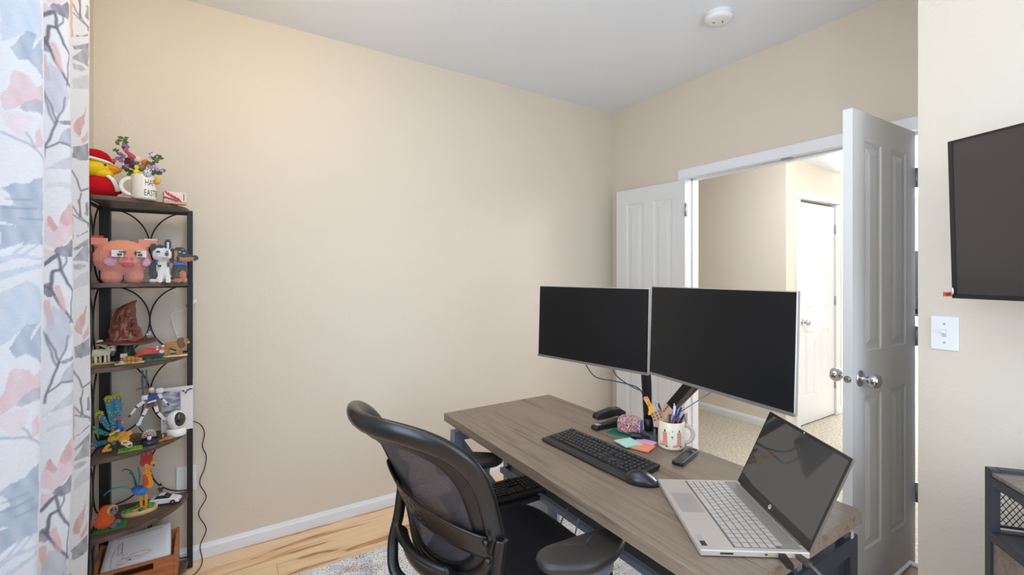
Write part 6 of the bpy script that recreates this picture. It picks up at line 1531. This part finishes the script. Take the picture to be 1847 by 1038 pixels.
rst = [('leg#27', YO, 'c', (ck(254, 897), ck(255, 918), .0045, .004)), ('leg#28', YO, 'c', (ck(263, 895), ck(264, 916), .0045, .004)), ('body', (40, 118, 196), 'e', (ck(254, 886), (.024, .018, .017))), ('body', (28, 92, 168), 'e', (ck(248, 881), (.022, .016, .010))),
       ('neck', YO, 'c', (ck(268, 878), ck(264, 852), .017, .014)), ('neck', RO, 'c', (ck(263, 874, -.010), ck(262, 860, -.008), .011, .008)), ('head', YO, 'e', (ck(265, 845), (.018, .015, .014))), ('head', (200, 40, 34), 'e', (ck(264, 836), (.023, .016, .016))),
       ('comb', (196, 26, 34), 'c', (ck(258, 832), ck(255, 822), .009, .004)), ('comb', (196, 26, 34), 'c', (ck(264, 830), ck(263, 817), .009, .004)), ('comb', (196, 26, 34), 'c', (ck(270, 832), ck(273, 821), .009, .004)), ('comb', (196, 26, 34), 'e', (ck(264, 834), (.018, .010, .009))), ('beak', (240, 180, 50), 'c', (ck(275, 838, -.004), ck(283, 839, -.006), .008, .003)), ('wattle', (190, 34, 44), 'e', (ck(277, 844, -.004), (.004, .004, .006))),
       ('wing', (40, 130, 210), 'c', (ck(244, 884, -.014), ck(262, 884, -.014), .008, .010))]
vox(t, rst, .0034)
q = ck(264, 840, -.0165); mb = MB(); mb.cyl((q[0], q[1], q[2]), (q[0], q[1]-.003, q[2]), .0056, n=18); mb.build('eye_white', pm(WHT), t); mb = MB(); mb.cyl((q[0]+.001, q[1]-.003, q[2]), (q[0]+.001, q[1]-.004, q[2]), .0024, n=12); mb.build('pupil', pm(BK), t)
for pts, c_ in (([(244, 878), (242, 862), (236, 848), (226, 842), (221, 845)], (24, 110, 104)), ([(248, 878), (252, 862), (250, 848), (249, 842)], (44, 150, 170)), ([(240, 882), (226, 874), (210, 872), (196, 876), (190, 881)], (56, 160, 180)), ([(246, 876), (244, 866), (240, 856), (234, 850)], (20, 96, 70))):
    mb = MB(); P_ = smooth_path([ck(a, b, .004) for a, b in pts], 5); mb.tube(P_, [1.0-.65*abs(i/(len(P_)-1)-.35) for i in range(len(P_))], 8, flat=(.0062, .003)); mb.build('tail_feather', pm(c_), t)
t = thing('toy_car', 'white toy sports car with black windows at the right end of the fifth shelf', 'toy car', sp(298, 2.035, z), -14)
mb = MB(); pr = [(-.058, .006), (-.058, .022), (-.050, .027), (-.022, .029), (.020, .027), (.048, .020), (.058, .013), (.060, .006)]
mb.prism(pr, -.024, .024, fn=lambda x, y, z_: (x, z_, y)); mb.build('car_body', pm((232, 232, 232), .2), t, bevel=.003, seg=3)
mb = MB(); mb.prism([(-.040, .027), (-.022, .040), (.000, .040), (.022, .027)], -.020, .020, fn=lambda x, y, z_: (x, z_*(1-.25*(y > .03)), y)); mb.build('cabin_windows', pm((34, 34, 40), .12), t, bevel=.001)
mb = MB(); mb.box((-.011, 0, .0405), (.022, .028, .0016)); mb.build('roof', pm((232, 232, 232), .2), t, bevel=.0005)
for x in (-.036, .036):
    for y in (-.023, .023):
        mb = MB(); mb.cyl((x, y-.003, .010), (x, y+.003, .010), .010, n=24); w_ = mb.build('wheel', pm(BK), t); mb = MB(); mb.cyl((x, y-.0036, .010), (x, y+.0036, .010), .0058, n=16); mb.build('rim', NICKEL, w_)
mb = MB(); mb.box((.0575, -.014, .014), (.004, .012, .004)); mb.box((.0575, .014, .014), (.004, .012, .004)); mb.build('headlight', pm((180, 186, 196), .15), t)
mb = MB(); mb.box((.060, 0, .008), (.003, .034, .003)); mb.build('front_grille', pm(BK), t)
minifig('tiny toy figure in black standing on the roof of the white toy car', 290, 888, 2.03, (36, 36, 44), (40, 44, 60), (30, 28, 30))

# ---- bottom shelf: wooden crate with papers
z = .051
t = thing('wooden_crate', 'orange-brown wooden crate with a hand slot on the bottom shelf', 'crate', (-.321, 2.548, z))
cw = wood_mat('crate_wood', [(.3, (150, 86, 50)), (.5, (178, 108, 66)), (.7, (196, 128, 84))], scale=(4, 30, 50), rough=.5)
X0, X1, Y0, Y1 = -.126, .132, -.066, .062; hf, hb_ = .114, .168
mb = MB(); sl = [(-.060, .080), (.050, .080), (.060, .090), (.050, .100), (-.060, .100), (-.070, .090)]
for q in ((X0, X1, 0, .076), (X0, -.070, .076, .104), (.060, X1, .076, .104), (X0, X1, .104, hf)): mb.box(((q[0]+q[1])/2, Y0, (q[2]+q[3])/2), (q[1]-q[0], .010, q[3]-q[2]))
mb.build('front_board', cw, t)
mb = MB(); mb.box(((X0+X1)/2, Y1, hb_/2), (X1-X0, .010, hb_)); mb.build('back_board', cw, t)
for x in (X0-.004, X1+.004):
    mb = MB(); mb.prism([(Y0-.006, 0), (Y1+.006, 0), (Y1+.006, hb_+.004), (Y0-.006, hf+.002)], x-.006, x+.006, fn=lambda a, b, c_: (c_, a, b)); mb.build('side_board', cw, t, bevel=.001)
mb = MB(); mb.box(((X0+X1)/2, -.002, .006), (X1-X0, Y1-Y0-.01, .010)); mb.build('bottom_board', cw, t)
BLp, BRp, TRp, TLp = Vector((-.438, 2.493, .158)), Vector((-.204, 2.493, .158)), Vector(onY(307, 942, 2.592)), Vector(onY(197, 975, 2.592))
def sheet(label, quad, m, name='paper_sheet', curl=0, off=0):
    o = sum(quad, Vector())/4; t = thing(name, label, 'paper', tuple(o)); nrm = (quad[1]-quad[0]).cross(quad[3]-quad[0]).normalized()
    if nrm.y > 0: nrm = -nrm
    def P(u, v, d=0): return tuple(quad[0].lerp(quad[1], u).lerp(quad[3].lerp(quad[2], u), v)-o+nrm*(off+d+curl*math.sin(v*math.pi)*math.sin(u*math.pi*.8+.5)))
    mb = MB(); mb.grid(lambda u, v: P(u, v), 12, 12); mb.build('sheet', m, t, solid=.0004); return t, P
PAP = mat((216, 214, 214), .8, name='white_paper')
t2, P2 = sheet('blank cream sheet standing at the back of the crate', [BLp+Vector((.09, .016, .0)), BRp+Vector((.002, .016, 0)), TRp+Vector((.002, .010, .0)), TLp+Vector((.09, .010, -.0))], mat((206, 196, 178), .8), off=-.002)
t, P = sheet('white colouring sheet with printed text and faint red drawing in the crate', [BLp, BRp, TRp, TLp], PAP, off=.002)
vs, fs = text_verts('Connect the dots 1-60, then color the picture.', .0078, bold=True); x0 = min(v[0] for v in vs); x1 = max(v[0] for v in vs)
mb = MB(); mb.add([P(.14+.74*(v[0]-x0)/(x1-x0), .895+v[1]/.17, .0006) for v in vs], fs); mb.build('printed_text', mat((40, 40, 44), .7), t)
rs = random.Random(2)
for c_, nm, arcs in (((204, 150, 160), 'red_pencil_line', [(.20, .35, .10, .45), (.30, .20, .12, .10), (.22, .60, .05, .25)]), ((222, 168, 140), 'orange_pencil_line', [(.45, .22, .16, .06), (.55, .30, .22, .08)])):
    mb = MB()
    for cx_, cy_, rx_, ry_ in arcs:
        pts = [P(min(.95, max(.02, cx_+rx_*math.cos(k*.55)*rs.uniform(.5, 1))), min(.84, max(.02, cy_+ry_*math.sin(k*.55)*rs.uniform(.5, 1))), .0007) for k in range(34)]
        mb.tube(pts, .00045, 4)
    mb.build(nm, mat(c_, .8), t)
mb = MB(); mb.ell(P(.40, .20, .0008), (.004, .001, .0025), 10, 6); mb.build('black_spot', mat((40, 30, 34), .8), t)
